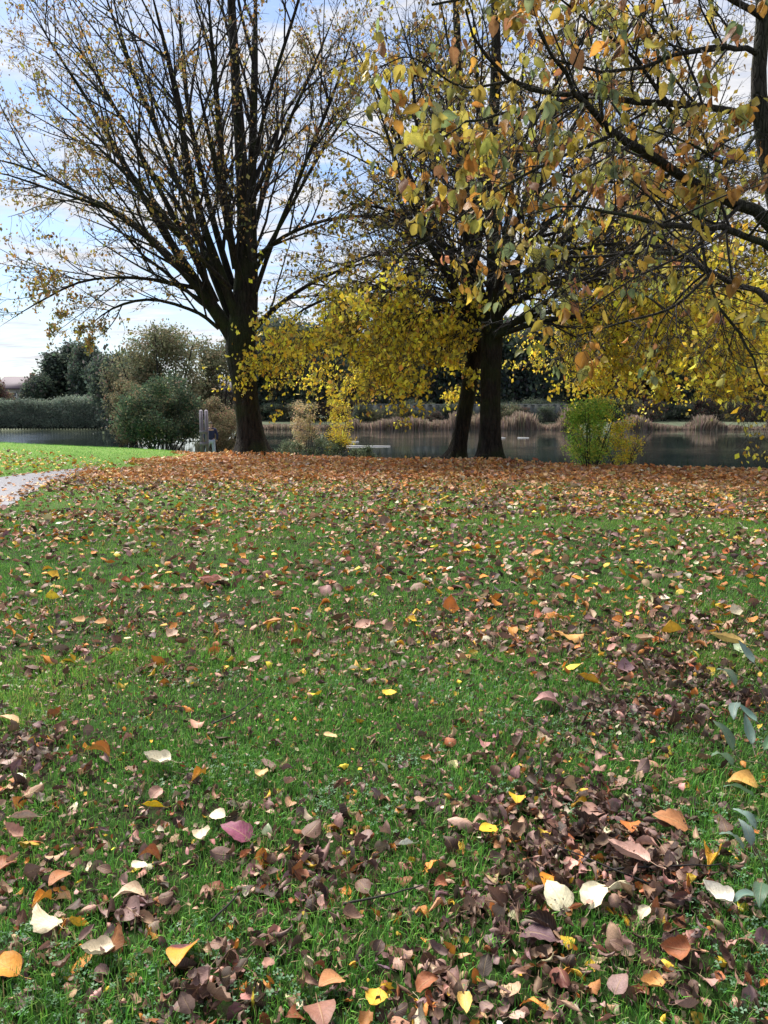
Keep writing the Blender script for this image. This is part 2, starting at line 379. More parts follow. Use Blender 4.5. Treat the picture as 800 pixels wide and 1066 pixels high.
x, y = frustum_pts(380000, 1.15, 4.6, 1.6, ex=1.9); k = (rng.random(len(x)) > bare(x, y)*.9) & (rng.random(len(x)) < .25+1.5*(fbm(x*2.2+7, y*2.2)-.2)); parts.append(blades(x[k], y[k], .05, .0016, 2))
x, y = frustum_pts(330000, 4.4, 11, 1.4, ex=1.9); k = (rng.random(len(x)) > bare(x, y)*.9) & (rng.random(len(x)) < .3+1.4*(fbm(x*1.5+7, y*1.5)-.2)) & ~on_path(x, y); parts.append(blades(x[k], y[k], .055, .0028, 1))
x, y = frustum_pts(230000, 10.5, 46, 1.2); s_ = y-ycrest(x); lim = np.where(x > -7, -.2, 9.)
k = (s_ < lim) & ~on_path(x, y) & (gz(x, y) > WATER+.1); bb = (x > -7.4) & (y+.45*x > 17.5); k &= ~(bb & (rng.random(len(x)) < .8)); parts.append(blades(x[k], y[k], .06, .007, 1))
Vs = []; Fd = {}; Cs = []; off = 0
for V, Fc, C in parts:
    Vs.append(V); Cs.append(C)
    for f in Fc: Fd.setdefault(f.shape[1], []).append(f+off)
    off += len(V)
tag(link('grass', mesh_np('grass', np.concatenate(Vs), [np.concatenate(a) for a in Fd.values()], M_grass, {'col': np.concatenate(Cs)})), 'short green lawn grass showing between the fallen leaves', 'grass', kind='stuff')

# clover: three rounded leaflets on a short stalk
V = []; Fc = []; L_ = []
for k in range(3):
    a = k*2.094; b0 = len(V); V.append((0, 0, 0)); L_.append((0, 0))
    for j, (rr, da) in enumerate(((.5, -.55), (.95, -.42), (.88, 0), (.95, .42), (.5, .55))):
        V.append((rr*math.cos(a+da), rr*math.sin(a+da), .12*abs(da)+.1*rr)); L_.append((da, rr))
    Fc.append([b0, b0+1, b0+2, b0+3]); Fc.append([b0, b0+3, b0+4, b0+5])
CLV = [(np.array(V), [np.array(Fc)], np.array(L_, float))]
n = 5200; x, y = frustum_pts(n*3, 1.2, 4.2, 1.3); dn = fbm(x*1.7+30, y*1.7+3)+.21*np.exp(-(y-1.5)**2*1.5)+.09*(x > .2)-.09*smooth((y-1.9)/.8)
k = dn > .56; x, y = x[k][:n*2], y[k][:n*2]; n = len(x)
pos = np.stack([x, y, gz(x, y)+rng.uniform(.008, .035, n)], -1); Mx = rotm(rng.uniform(0, 6.28, n), rng.normal(0, .3, n), rng.normal(0, .3, n))
V, Fc, A = scatter_data(CLV, pos, Mx, rng.uniform(.006, .0125, n), palette(n, [(.05, .14, .05), (.08, .18, .08), (.11, .20, .11)], [3, 3, 1.5], .15))
tag(link('clover', mesh_np('clover', V, Fc, leafmat('clover', 'attr', .25, .5, False, .15), A)), 'low bluish green clover and weeds in the foreground turf', 'clover', kind='stuff')

# ------------------------------------------------------------ fallen leaves
TL = [leaf_template(9, 5, w, fo, be, wa, tw, True, i_, sh) for i_, (w, fo, be, wa, tw, sh) in enumerate([
    (.36, .3, .5, .03, .2, 0), (.33, .8, -.7, .04, .5, 0), (.42, .4, 1.2, .04, -.3, 1), (.3, 1.2, .9, .05, .9, 0), (.38, -.4, -.9, .05, -.6, 0), (.27, 1.5, -.4, .04, 1.1, 0),
    (.45, .2, .7, .03, .3, 1), (.34, -.9, 1.3, .05, -.9, 0), (.4, .6, -1.4, .05, .6, 1), (.22, 1.7, 1.0, .05, 1.4, 0), (.37, .1, -.4, .05, 0, 0), (.25, .9, 2.2, .05, -1.2, 0)])]
TS = [leaf_template(4, 3, w, fo, be, .04, tw, False, 50+i_) for i_, (w, fo, be, tw) in enumerate([(.4, .4, .6, .3), (.36, .9, -.8, .6), (.44, -.4, 1.0, -.5), (.3, 1.3, .5, 1), (.42, .2, -1.2, 0)])]
BR = dict(brown=(.135, .075, .055), mauve=(.20, .125, .115), tan=(.36, .23, .15), pink=(.42, .24, .19), cream=(.62, .54, .38), orange=(.52, .20, .035), yellow=(.66, .42, .04), dark=(.05, .03, .026), rust=(.30, .10, .04))
def litter_cols(n, kind):
    w = {'near': [4.5, 4.5, 5, 3.6, 1.2, 1.3, .9, 3.4, 1.6], 'wet': [5, 6, 1.2, 1.4, .2, .5, .2, 9, 1.6], 'mid': [3.5, 3, 5, 3.6, 1.6, 3.2, 1.9, 2.0, 1.8], 'far': [1.0, 1.0, 3.2, 3.6, .8, 6.5, 1.8, .2, 3.0], 'yel': [.5, 0, 2, 0, 1, 2, 6, 0, 1]}[kind]
    if kind == 'far': return palette(n, [(.72, .34, .12), (.70, .42, .24), (.60, .25, .07), (.40, .20, .12), (.70, .48, .18), (.26, .13, .09), (.36, .13, .05), (.66, .55, .40)], [6, 6, 3.5, 1.8, 2, .8, 1.0, 1.2], .2)
    return palette(n, list(BR.values()), w, .25)
def lay(x, y, size, kind, temps, lift=(.008, .04), tilt=.45):
    n = len(x); pos = np.stack([x, y, gz(x, y)+rng.uniform(*lift, n)], -1)
    Mx = rotm(rng.uniform(0, 6.28, n), rng.normal(0, tilt, n), rng.normal(0, tilt, n)+(rng.random(n) < .35)*np.pi)
    return scatter_data(temps, pos, Mx, size*np.exp(rng.normal(0, .28, n)), litter_cols(n, kind))
marks = [ # px, py, length px, colour, yaw, form, phrase
 (193, 990, 40, 'two', 3.1, 0, 'large orange leaf with a mauve base, flat on the grass'),
 (252, 868, 34, (.20, .05, .10), 1.2, 6, 'broad purple leaf lying flat among brown ones'),
 (168, 795, 28, (.72, .66, .5), 1.6, 8, 'bright cream leaf, folded, the palest one on the left'),
 (662, 901, 42, (.55, .34, .28), .75, 1, 'long pale pink leaf with a pointed tip on the leaf heap'),
 (742, 893, 36, (.62, .34, .03), 2.6, 3, 'crumpled golden yellow leaf at the right of the leaf heap'),
 (706, 860, 32, (.40, .17, .07), 1.2, 6, 'rusty orange leaf above the golden yellow crumpled one'),
 (656, 862, 26, (.48, .15, .035), 2.9, 0, 'small burnt orange leaf on the top edge of the leaf heap'),
 (583, 941, 32, (.74, .68, .46), .4, 6, 'round cream leaf, left one of two cream leaves side by side'),
 (618, 938, 34, (.74, .68, .48), 5.6, 2, 'round cream leaf, right one of two cream leaves side by side'),
 (652, 931, 34, (.60, .55, .36), 1.9, 9, 'crinkled greenish cream leaf just right of the cream pair'),
 (573, 917, 26, (.62, .24, .02), 2.7, 0, 'vivid orange leaf just above the pair of cream leaves'),
 (538, 832, 24, (.70, .42, .03), 3.0, 0, 'bright yellow leaf resting on top of the dark leaf heap'),
 (511, 866, 22, (.72, .50, .03), 2.2, 10, 'lemon yellow leaf at the left edge of the dark leaf heap'),
 (481, 886, 22, (.62, .48, .08), 2.9, 5, 'narrow folded yellow leaf beside the lemon yellow one'),
 (53, 965, 34, (.66, .56, .38), 1.0, 4, 'ragged cream leaf near the lower left edge'),
 (107, 998, 30, (.60, .52, .38), 2.0, 8, 'cupped cream brown leaf left of the large orange leaf'),
 (10, 1014, 34, (.60, .25, .03), 1.3, 0, 'orange leaf cut by the left edge of the picture'),
 (48, 937, 24, (.62, .28, .04), 2.9, 3, 'small light orange leaf above the ragged cream leaf'),
 (66, 914, 24, (.34, .13, .05), 2.8, 0, 'round brown orange leaf above the small light orange leaf'),
 (488, 857, 30, (.48, .30, .23), 1.3, 7, 'curled pinkish brown leaf left of the dark leaf heap'),
 (763, 671, 30, (.68, .50, .18), 1.1, 1, 'pale yellow boat shaped leaf alone in the grass at right'),
 (406, 722, 20, (.75, .48, .04), 3.0, 10, 'bright yellow leaf standing alone in the middle of the lawn'),
 (329, 725, 20, (.75, .50, .03), 3.0, 0, 'bright yellow leaf in the grass left of centre'),
 (577, 731, 32, (.50, .28, .26), 1.8, 2, 'wide pale pink leaf right of centre'),
 (617, 713, 24, (.65, .36, .03), 1.3, 5, 'yellow orange leaf just beyond the wide pale pink leaf'),
 (751, 943, 28, (.66, .62, .52), .6, 8, 'off white leaf below the golden yellow crumpled one'),
 (425, 881, 20, (.62, .66, .60), 2.2, 5, 'pale bluish white leaf left of the yellow ones'),
 (350, 1025, 30, (.48, .22, .10), 2.4, 0, 'copper orange leaf near the bottom edge'),
 (393, 1043, 26, (.68, .38, .04), 2.9, 10, 'golden leaf at the bottom edge right of the copper one'),
 (484, 1052, 28, (.66, .46, .14), 3.1, 1, 'yellow leaf touching the bottom edge at centre'),
 (333, 1056, 34, (.24, .11, .08), 3.4, 6, 'large reddish brown leaf touching the bottom edge'),
 (272, 808, 18, (.62, .44, .20), 3.0, 8, 'small round straw coloured leaf right of the bright cream one'),
 (346, 767, 18, (.62, .44, .22), 2.4, 10, 'small straw coloured leaf beyond the middle of the lawn'),
 (210, 806, 22, (.60, .30, .04), 2.8, 3, 'orange leaf just right of the bright cream leaf'),
 (163, 842, 20, (.72, .52, .02), 1.7, 5, 'small vivid yellow leaf below the bright cream leaf'),
 (162, 890, 24, (.40, .15, .06), 1.6, 11, 'curled orange brown leaf shaped like a cup'),
 (147, 902, 20, (.68, .60, .46), 2.9, 10, 'small cream leaf below the orange cup shaped leaf'),
 (210, 871, 22, (.70, .60, .42), 3.2, 8, 'round cream leaf left of the purple leaf'),
 (142, 930, 28, (.52, .38, .26), 2.0, 2, 'beige leaf lying above the large orange leaf'),
 (458, 945, 28, (.46, .22, .10), 2.6, 9, 'narrow light brown rolled leaf at lower centre'),
 (553, 975, 36, (.11, .06, .075), 4.0, 6, 'dark plum leaf leaning below the vivid orange one'),
 (581, 1012, 34, (.15, .05, .04), 3.2, 7, 'dark red brown leaf below the dark plum leaf'),
 (735, 1028, 24, (.42, .25, .22), 3.0, 0, 'small pink brown leaf at lower right'),
 (683, 1034, 22, (.50, .24, .07), 1.6, 8, 'small orange brown leaf near the bottom right'),
 (600, 662, 26, (.60, .32, .10), 1.5, 4, 'orange and beige leaf pair fold on the right half of the lawn'),
 (108, 783, 24, (.50, .22, .05), 1.4, 3, 'orange leaf left of and behind the bright cream leaf'),
 (223, 608, 24, (.55, .26, .22), 1.6, 8, 'salmon pink leaf far up the left lawn'),
 (14, 752, 20, (.60, .36, .18), 1.6, 0, 'peach coloured leaf at the left edge'),
 (30, 855, 24, (.50, .36, .30), 1.8, 5, 'pale pinkish narrow leaf at the left edge'),
 (779, 818, 28, (.60, .33, .08), 1.3, 2, 'tawny orange leaf under the bluish seedling at right'),
]
from mathutils import Matrix
TL2 = [leaf_template(11, 7, w, fo, be, wa, tw, True, 200+i_, sh) for i_, (w, fo, be, wa, tw, sh) in enumerate([
    (.37, .25, .4, .018, .1, 0), (.30, .7, -.6, .02, .4, 0), (.40, .3, .8, .025, -.3, 1), (.33, .9, .9, .03, .7, 0), (.38, -.3, -.7, .03, -.5, 0), (.27, 1.3, -.4, .02, .9, 0),
    (.43, .15, .5, .02, .2, 1), (.34, -.8, 1.1, .03, -.8, 0), (.42, .5, -1.0, .025, .5, 1), (.24, 1.6, .9, .03, 1.3, 0), (.38, .1, -.3, .025, 0, 0), (.27, .9, 1.9, .03, -1.1, 0)])]
leafmesh = [mesh_np('fallen_leaf', V, Fc, M_fallen, {'lv': lv}, True) for V, Fc, lv in TL2]
leafmesh2 = mesh_np('fallen_leaf', *[TL2[0][0], TL2[0][1]], M_fallen2, {'lv': TL2[0][2]}, True)
LG = 'fallen leaves on the foreground grass'
lm_xy = []
def put_leaf(p, size, colr, yaw, form, label, tilt=(0, 0), lift=.03):
    o = D.objects.new('fallen_leaf', leafmesh2 if colr == 'two' else leafmesh[form]); COL.objects.link(o)
    if colr == 'two': colr = (.62, .27, .03)
    o.color = (*colr, 1)
    o.location = (float(p[0]), float(p[1]), float(gz(p[0], p[1]))+lift)
    Mr = rotm(np.array([yaw]), np.array([tilt[0]]), np.array([tilt[1]]))[0]
    o.rotation_euler = Matrix(Mr.tolist()).to_euler(); o.scale = (size,)*3
    tag(o, label, 'leaf', LG); return o
for (px, py, lp, c, yaw, form, ph) in marks:
    p = gh(px, py, .03); dist = math.sqrt(p[0]**2+p[1]**2+CAMZ**2)
    put_leaf(p, lp/F*dist*.98, c, yaw, form, ph, (rng.normal(.22, .1), rng.normal(0, .12)), .045)
    lm_xy.append((p[0], p[1], ph))
# further single leaves in the nearest turf, each told apart by what it lies beside
short = ['big orange and mauve leaf', 'broad purple leaf', 'bright cream leaf at left', 'long pale pink leaf', 'crumpled golden leaf', 'rusty orange leaf', 'burnt orange leaf on the heap', 'left cream leaf of the pair', 'right cream leaf of the pair', 'crinkled greenish cream leaf',
 'vivid orange leaf', 'yellow leaf on the heap', 'lemon yellow leaf', 'narrow folded yellow leaf', 'ragged cream leaf', 'cupped cream brown leaf', 'orange leaf cut by the left edge', 'small light orange leaf', 'round brown orange leaf', 'curled pinkish brown leaf',
 'boat shaped pale yellow leaf', 'lone yellow leaf at centre', 'yellow leaf left of centre', 'wide pale pink leaf', 'yellow orange leaf', 'off white leaf', 'pale bluish white leaf', 'copper orange leaf', 'golden leaf at the bottom edge', 'yellow leaf at bottom centre',
 'large reddish brown leaf', 'small round straw leaf', 'straw leaf mid lawn', 'orange leaf beside the bright cream one', 'small vivid yellow leaf', 'orange cup shaped leaf', 'small cream leaf', 'round cream leaf by the purple one', 'beige leaf', 'rolled light brown leaf',
 'dark plum leaf', 'dark red brown leaf', 'small pink brown leaf', 'small orange brown leaf', 'orange and beige folded leaf', 'orange leaf behind the bright cream one', 'salmon pink leaf', 'peach leaf at the left edge', 'pale narrow leaf at the left edge', 'tawny leaf under the seedling']
LM = np.array([(a, b) for a, b, _ in lm_xy]); used = {}
names = ['brown', 'mauve brown', 'tan', 'pinkish', 'cream', 'orange', 'yellow', 'dark brown', 'rust red']; keys = list(BR.values())
fdesc = ['flat', 'half folded', 'arched', 'twisted', 'humped', 'rolled', 'broad', 'warped', 'cupped', 'tightly rolled', 'smooth', 'curled']
cnt = 0
while cnt < 245:
    if rng.random() < .45:
        j = rng.integers(0, len(clumps)); c = clumps[j]; x = c[0]+rng.normal(0, crad[j]*.8); y = c[1]+rng.normal(0, crad[j]*.8)
    else:
        x, y = frustum_pts(1, 1.55, 3.1, 1.6, .5); x, y = float(x[0]), float(y[0])
    if y < 1.5 or y > 3.6 or abs(x) > .56*math.hypot(y, .9)+.1: continue
    dd = np.hypot(LM[:, 0]-x, LM[:, 1]-y)
    if dd.min() < .05: continue
    ci = int(rng.choice(9, p=np.array([7, 6.5, 2.6, 1.4, .5, .8, .25, 3, 1.3])/23.35)); form = int(rng.integers(0, 12))
    lab = None
    for j in np.argsort(dd)[:4]:
        vx, vy = x-LM[j, 0], y-LM[j, 1]
        dr = ('right of' if vx > 0 else 'left of') if abs(vx) > abs(vy) else ('behind' if vy > 0 else 'in front of')
        far = 'close ' if dd[j] < .14 else ('a little way ' if dd[j] < .35 else 'some way ')
        cand = f'{names[ci]} {fdesc[form]} leaf {far}{dr} the {short[j]}'
        if cand not in used: lab = cand; break
    if not lab or len(lab.split()) > 16: continue
    used[lab] = 1
    col = np.clip(np.array(keys[ci])*np.exp(rng.normal(0, .2)), .01, .8)
    put_leaf((x, y), .058*math.exp(rng.normal(0, .3)), tuple(col.tolist()), rng.uniform(0, 6.28), form, lab, (rng.normal(0, .5), rng.normal(0, .5)+(3.14 if rng.random() < .3 else 0)), rng.uniform(.012, .05)); cnt += 1
# the rest of the litter
DS = []
x, y = frustum_pts(6400, 1.3, 5.5, 1.5, ex=1.9); k = rng.random(len(x)) < .15+1.5*np.clip(fbm(x*1.4+50, y*1.4)-.38, 0, 1)*2; DS.append(lay(x[k], y[k], .052, 'near', TL, (.004, .03), .6)); x, y = frustum_pts(1500, 1.3, 2.9, 1.3); DS.append(lay(x, y, .042, 'near', TL, (.003, .03), .6)); x, y = frustum_pts(22000, 1.2, 6, 1.5, ex=1.9); DS.append(lay(x, y, .021, 'near', TS, (.003, .035), .7))
for c, r in zip(clumps, crad):
    n = int(900*r*r*4); DS.append(lay(c[0]+rng.normal(0, r*.75, n), c[1]+rng.normal(0, r*.75, n), .046, 'wet', TL, (.003, .05), .7))
x, y = frustum_pts(10800, 4.2, 11.5, 1.7, ex=1.9); k = rng.random(len(x)) < .3+1.6*np.clip(fbm(x*.9+50, y*.9)-.35, 0, 1)*2; k &= ~on_path(x, y); x, y = x[k], y[k]; DS.append(lay(x, y, .074, 'mid', TS, (.01, .045), .5))
x, y = frustum_pts(19000, 10.5, 18.5, 1.5); k = ~on_path(x, y) & (x > -8.5) & (rng.random(len(x)) < .15+.85*smooth((y+.35*x-9)/6)); x, y = x[k], y[k]
h = rng.random(len(x)) < smooth((y+.3*x-12)/6); DS.append(lay(x[h], y[h], .085, 'far', TS, (.01, .05), .45)); DS.append(lay(x[~h], y[~h], .085, 'mid', TS, (.01, .05), .45))
x, y = frustum_pts(46000, 16.5, 29, 1.3); edge = -7.3+.6*np.sin(y*1.3); k = (x > edge+np.clip(21-y, 0, 4)*.1) & (y < ycrest(x)+1.0) & ~on_path(x, y); DS.append(lay(x[k], y[k], .11, 'far', TS, (.01, .07), .45))
# around the trunk feet a deeper drift of leaves
for bx, by in ((-4.6, 26.), (3.3, 22.4), (2.4, 23.9)):
    a_ = rng.uniform(0, 6.28, 900); rr = np.abs(rng.normal(.6, .5, 900)); DS.append(lay(bx+rr*np.cos(a_), by-.1+rr*np.sin(a_), .11, 'far', TS, (.02, .16), .6))
x, y = frustum_pts(11000, 12, 33, 1.4, .62); k = (x < -7.0) & ~on_path(x, y) & (rng.random(len(x)) < 1-smooth((y-ycrest(x)+9)/6)) ; DS.append(lay(x[k], y[k], .10, 'yel', TS, (.02, .06), .4))
tt = rng.random(420); xr = np.interp(7+14*tt, [p[1] for p in ctrR], [p[0] for p in ctrR])-np.abs(rng.normal(0, .32, 420)); DS.append(lay(xr, 7+14*tt, .09, 'far', TS, (.015, .03), .2))
x, y = frustum_pts(2600, 9, 20.5, 1.4, .62); k = on_path(x, y) & (rng.random(len(x)) < .35); DS.append(lay(x[k], y[k], .07, 'far', TS, (.015, .02), .15))
tt = rng.random(160); xr = np.interp(7+14*tt, [p[1] for p in ctrL], [p[0] for p in ctrL])+np.abs(rng.normal(0, .2, 160)); DS.append(lay(xr, 7+14*tt, .09, 'far', TS, (.015, .03), .2))
Vs = []; Fd = {}; Cs = []; Ls = []; off = 0
for V, Fc, A in DS:
    Vs.append(V); Cs.append(A['col']); Ls.append(A['lv'])
    for f in Fc: Fd.setdefault(f.shape[1], []).append(f+off)
    off += len(V)
tag(link('leaf_litter', mesh_np('leaf_litter', np.concatenate(Vs), [np.concatenate(a) for a in Fd.values()], M_litter, {'col': np.concatenate(Cs), 'lv': np.concatenate(Ls)})), 'thousands of fallen autumn leaves, orange under the trees and brown in front', 'fallen leaves', LG, 'stuff')
# dropped sticks
sticks = [(645, 905, 90, 2.3, 'dark bent stick lying across the leaf heap at lower right'), (400, 935, 60, .3, 'short brown stick below the middle of the foreground'), (690, 905, 80, .1, 'thin grey twig pointing right out of the leaf heap'),
          (560, 800, 50, 1.0, 'thin brown twig behind the leaf heap'), (240, 950, 30, .7, 'short pale broken stick below the purple leaf'), (255, 740, 60, .9, 'thin curved twig on the left part of the lawn')]
for px, py, lp, yaw, lab in sticks:
    p = gh(px, py, .03); d_ = np.linalg.norm(p-np.array([0, 0, CAMZ])); Ln = lp/F*d_*1.3
    P, Rd = grow(np.array([p])-np.array([[math.cos(yaw)*Ln/2, math.sin(yaw)*Ln/2, -.012]]), np.array([[math.cos(yaw), math.sin(yaw), 0.]]), np.array([Ln]), np.array([.004]), 8, .12, 0., .5)
    P[..., 2] = gz(P[..., 0], P[..., 1])+.035+np.linspace(0, .02, 9)
    V, q = tubes(P, Rd, 6); tag(link('stick', mesh_np('stick', V, [q], M_twig, smooth_=True)), lab, 'stick')

# ------------------------------------------------------------ trees
def resample(pxpts, Y0, n=14, dy=None):
    """pxpts [(px,py,width_px,dY)] -> points and radii at real distance"""
    P = np.array([at(p[0], p[1], Y0+p[3]) for p in pxpts]); r = np.array([p[2]/2/F*(Y0+p[3]) for p in pxpts])
    Q = catmull(np.concatenate([P, r[:, None]], 1), n); return Q[:, :3], np.maximum(Q[:, 3], .006)
def trunk_mesh(P, r, sides=20, flare=.8, fh=.6):
    T = norm(np.gradient(P, axis=0)); U = norm(np.cross(T, [0, 1., .01])); W = np.cross(T, U); a = np.arange(sides)*2*np.pi/sides
    zz = P[:, 2]-P[0, 2]; out = []
    for k in range(len(P)):
        fl = flare*math.exp(-zz[k]/fh*2.2); rr = r[k]*(1+fl*(.55+.45*np.cos(a*5+1))+.05*np.sin(a*3+k*.4)+.03*np.sin(a*7+k*.9))
        out.append(P[k]+rr[:, None]*(np.cos(a)[:, None]*U[k]+np.sin(a)[:, None]*W[k]))
    V = np.array(out).reshape(-1, 3); n = len(P); i = np.arange(n-1)[:, None]*sides; j = np.arange(sides)[None]; j2 = (j+1) % sides
    return V, np.stack([i+j, i+j2, i+sides+j2, i+sides+j], -1).reshape(-1, 4)
def make_tree(root_name, label, cat, base, trunk, limbs, Y0, spec, leafspec, group=None, bark=M_bark, twigmat=M_twig, leafm=M_leaf, temps=KITE, fl=(1.05, .7)):
    root = empty(root_name, base); tag(root, label, cat, group); B = np.array(base, float)
    P, r = resample(trunk, Y0, 26); P[0, 2] = base[2]-.12
    V, q = trunk_mesh(P, r, 20, *fl); link('trunk', mesh_np('trunk', V-B, [q], bark, smooth_=True), root)
    LP = []; LR = []; tap = np.ones(14); tap[-4:] = [.85, .65, .42, .2]
    for lm in limbs:
        p, rr = (lm if isinstance(lm, tuple) else resample(lm, Y0, 14)); rr = rr*tap*spec.get('lw', 1); LP.append(p); LR.append(rr)
        V, q = tubes(p[None], rr[None], 9); link('limb', mesh_np('limb', V-B, [q], bark, smooth_=True), root)
    LP = np.array(LP); LR = np.array(LR); Ln = np.linalg.norm(np.diff(LP, axis=1), axis=2).sum(1)
    k1, k2, k3 = spec['k']
    a = spec
    p, d, l, r_ = kids(LP, LR, Ln, k1, *a['a1'], a['r1'], a.get('t1', .15)); d[:, 2] += a.get('up1', .15)
    l = np.clip(l, .5, a.get('lmax', 4.5)); P1, R1 = grow(p, d, l, r_, 7, .07, a.get('tr1', .1))
    p, d, l2, r_ = kids(P1, R1, l, k2, 25, 60, a['r2'], .15); P2, R2 = grow(p, d, l2, r_, 5, .09, a.get('tr2', 0.))
    p, d, l3, r_ = kids(P2, R2, l2, k3, 25, 60, .5, .15, rfix=.006); r_ = np.maximum(r_, a.get('rmin', .003)); P3, R3 = grow(p, d, l3, r_, 3, .1, a.get('tr3', -.1), .5)
    m1 = MB(); 
    for P, Rd, s in ((P1, R1, 6), (P2, np.maximum(R2, a.get('rmin', .003)), 4), (P3, R3, 3)):
        V, q = tubes(P, Rd, s); m1.add(V-B, [q])
    m1.build('branches', twigmat, root, sm=True)
    # leaves along the twigs
    allP = np.concatenate([P3.reshape(-1, 3), P2[:, 2:].reshape(-1, 3)]) if leafspec.get('p2', True) else P3.reshape(-1, 3)
    w = leafspec['dens'](allP)*np.clip((fbm(allP[:, 0]*2.1+allP[:, 1]*.9, allP[:, 2]*2.3+allP[:, 1]*1.3+50)-.36)*6, .05+.12*(allP[:, 2] < 5), 1.3); w = w/w.sum(); n = leafspec['n']; idx = rng.choice(len(allP), n, p=w)
    pos = allP[idx]+rng.normal(0, leafspec.get('jit', .07), (n, 3))
    yd = rng.normal(0, .6, (n, 3)); yd[:, 2] -= leafspec.get('hang', .8); Mx = basis(yd)
    V, Fc, A = scatter_data(temps, pos-B, Mx, leafspec['size']*np.exp(rng.normal(0, .25, n)), leafspec['col'](pos))
    link('foliage', mesh_np('foliage', V, Fc, leafm, A), root)
    return root
OL = [(.30, .24, .05), (.22, .19, .06), (.34, .20, .06), (.16, .10, .05), (.48, .36, .05), (.11, .12, .05)]
# --- the spreading multi stemmed tree on the left
B0 = at(263, 473, 26.0); B0[2] = 0.
tr = [(264, 478, 34, 0), (262, 455, 27, 0), (258, 425, 25, 0), (254, 395, 26, 0), (250, 368, 29, 0), (251, 345, 29, 0), (253, 322, 24, .1), (255, 285, 19, .1), (255, 230, 15, .2), (252, 170, 12, .3), (247, 100, 10, .4), (242, 20, 8, .5), (237, -90, 5, .6)]
lb = [
 [(246, 358, 27, 0), (232, 335, 24, -.1), (212, 306, 21, -.3), (192, 275, 16, -.6), (165, 232, 12, -1), (135, 180, 9, -1.4), (95, 110, 7, -1.8), (50, 40, 5, -2.2), (10, -30, 3, -2.6)],
 [(262, 340, 20, .2), (263, 290, 19, .3), (262, 210, 16, .6), (264, 120, 13, .9), (266, 30, 10, 1.2), (266, -90, 5, 1.5)],
 [(248, 335, 18, -.2), (232, 290, 16, -.4), (212, 235, 13, -.7), (196, 170, 11, -.9), (184, 100, 10, -1.1), (170, 40, 9, -1.3), (150, -40, 5, -1.5)],
 [(240, 330, 15, .3), (220, 280, 13, .6), (195, 215, 10, 1.), (170, 150, 8, 1.4), (140, 80, 6, 1.8), (115, 10, 5, 2.2), (95, -50, 3, 2.5)],
 [(225, 315, 13, -.2), (200, 262, 11, -.7), (165, 195, 8, -1.4), (130, 130, 6, -2.), (95, 70, 5, -2.6), (55, 15, 3, -3.2)],
 [(246, 280, 14, -.3), (235, 215, 12, -.7), (229, 140, 10, -1.1), (222, 60, 8, -1.5), (214, -40, 5, -2.)],
 [(243, 300, 13, .5), (225, 240, 11, .9), (205, 160, 9, 1.4), (192, 80, 7, 1.8), (185, -20, 4, 2.2)],
 [(215, 312, 11, -.5), (175, 268, 8, -1.3), (120, 222, 6, -2.2), (60, 200, 4, -3.), (0, 180, 3, -3.8), (-40, 180, 2, -4)],
 [(228, 342, 7, -.2), (205, 325, 6, -.6), (160, 312, 5, -1.2), (120, 320, 4, -1.8), (85, 345, 3, -2.2)],
 [(196, 284, 9, .4), (140, 232, 6, 1.2), (80, 200, 5, 2.), (20, 172, 4, 2.8), (-40, 160, 2, 3.4)],
 [(205, 300, 8, -.6), (150, 290, 5, -1.8), (90, 292, 4, -3.), (40, 315, 3, -4.), (0, 340, 2, -4.6)],
 [(262, 345, 11, .2), (290, 318, 8, .6), (330, 292, 6, 1.), (375, 275, 4, 1.4), (410, 272, 2, 1.8)],
 [(264, 310, 9, -.3), (285, 250, 7, -.8), (318, 170, 6, -1.4), (350, 90, 5, -2.), (375, 10, 3, -2.5)],
 [(264, 285, 8, .4), (300, 220, 6, 1.), (340, 150, 5, 1.6), (385, 90, 3, 2.2)],
 [(264, 270, 8, -.4), (298, 245, 6, -1.2), (345, 228, 5, -2.), (395, 225, 4, -2.8), (440, 230, 2, -3.4)],
 [(262, 210, 8, .2), (290, 150, 6, .6), (322, 80, 5, 1.), (355, 0, 3, 1.4)],
 [(262, 180, 7, -.2), (280, 100, 6, -.8), (305, 20, 5, -1.4), (330, -60, 3, -2)],
 [(256, 300, 12, 1.), (262, 250, 10, 2.2), (280, 180, 8, 3.6), (300, 90, 6, 5.)],
 [(250, 290, 12, -1.), (238, 240, 10, -2.), (222, 160, 8, -3.), (200, 60, 6, -4.)],
 [(240, 300, 9, -1.4), (190, 250, 7, -2.8), (120, 170, 5, -4.2), (50, 110, 3, -5.4)],
 [(236, 300, 9, 1.), (185, 240, 7, 2.6), (110, 150, 5, 4.2), (20, 70, 3, 5.6)],
]
spec = dict(lw=.6, k=(14, 8, 4), a1=(18, 50), r1=.5, r2=.45, up1=.15, tr1=.12, lmax=5.2, rmin=.005)
ls = dict(n=18000, size=.10, dens=lambda P: .1+.22*np.hypot(P[:, 0]+4.6, P[:, 1]-26)+1.2*fbm(P[:, 0]*.7+20, P[:, 2]*.7)**2*2+1.5*(P[:, 2] < 5.5), col=lambda P: palette(len(P), OL+[(.36, .24, .10)], [2, 2, 3, 2.5, .8, 1.5, 2.5], .25))
make_tree('multi_stemmed_tree', 'tall dark tree on the left with many fanning limbs and few leaves', 'tree', B0, tr, lb, 26., spec, ls)
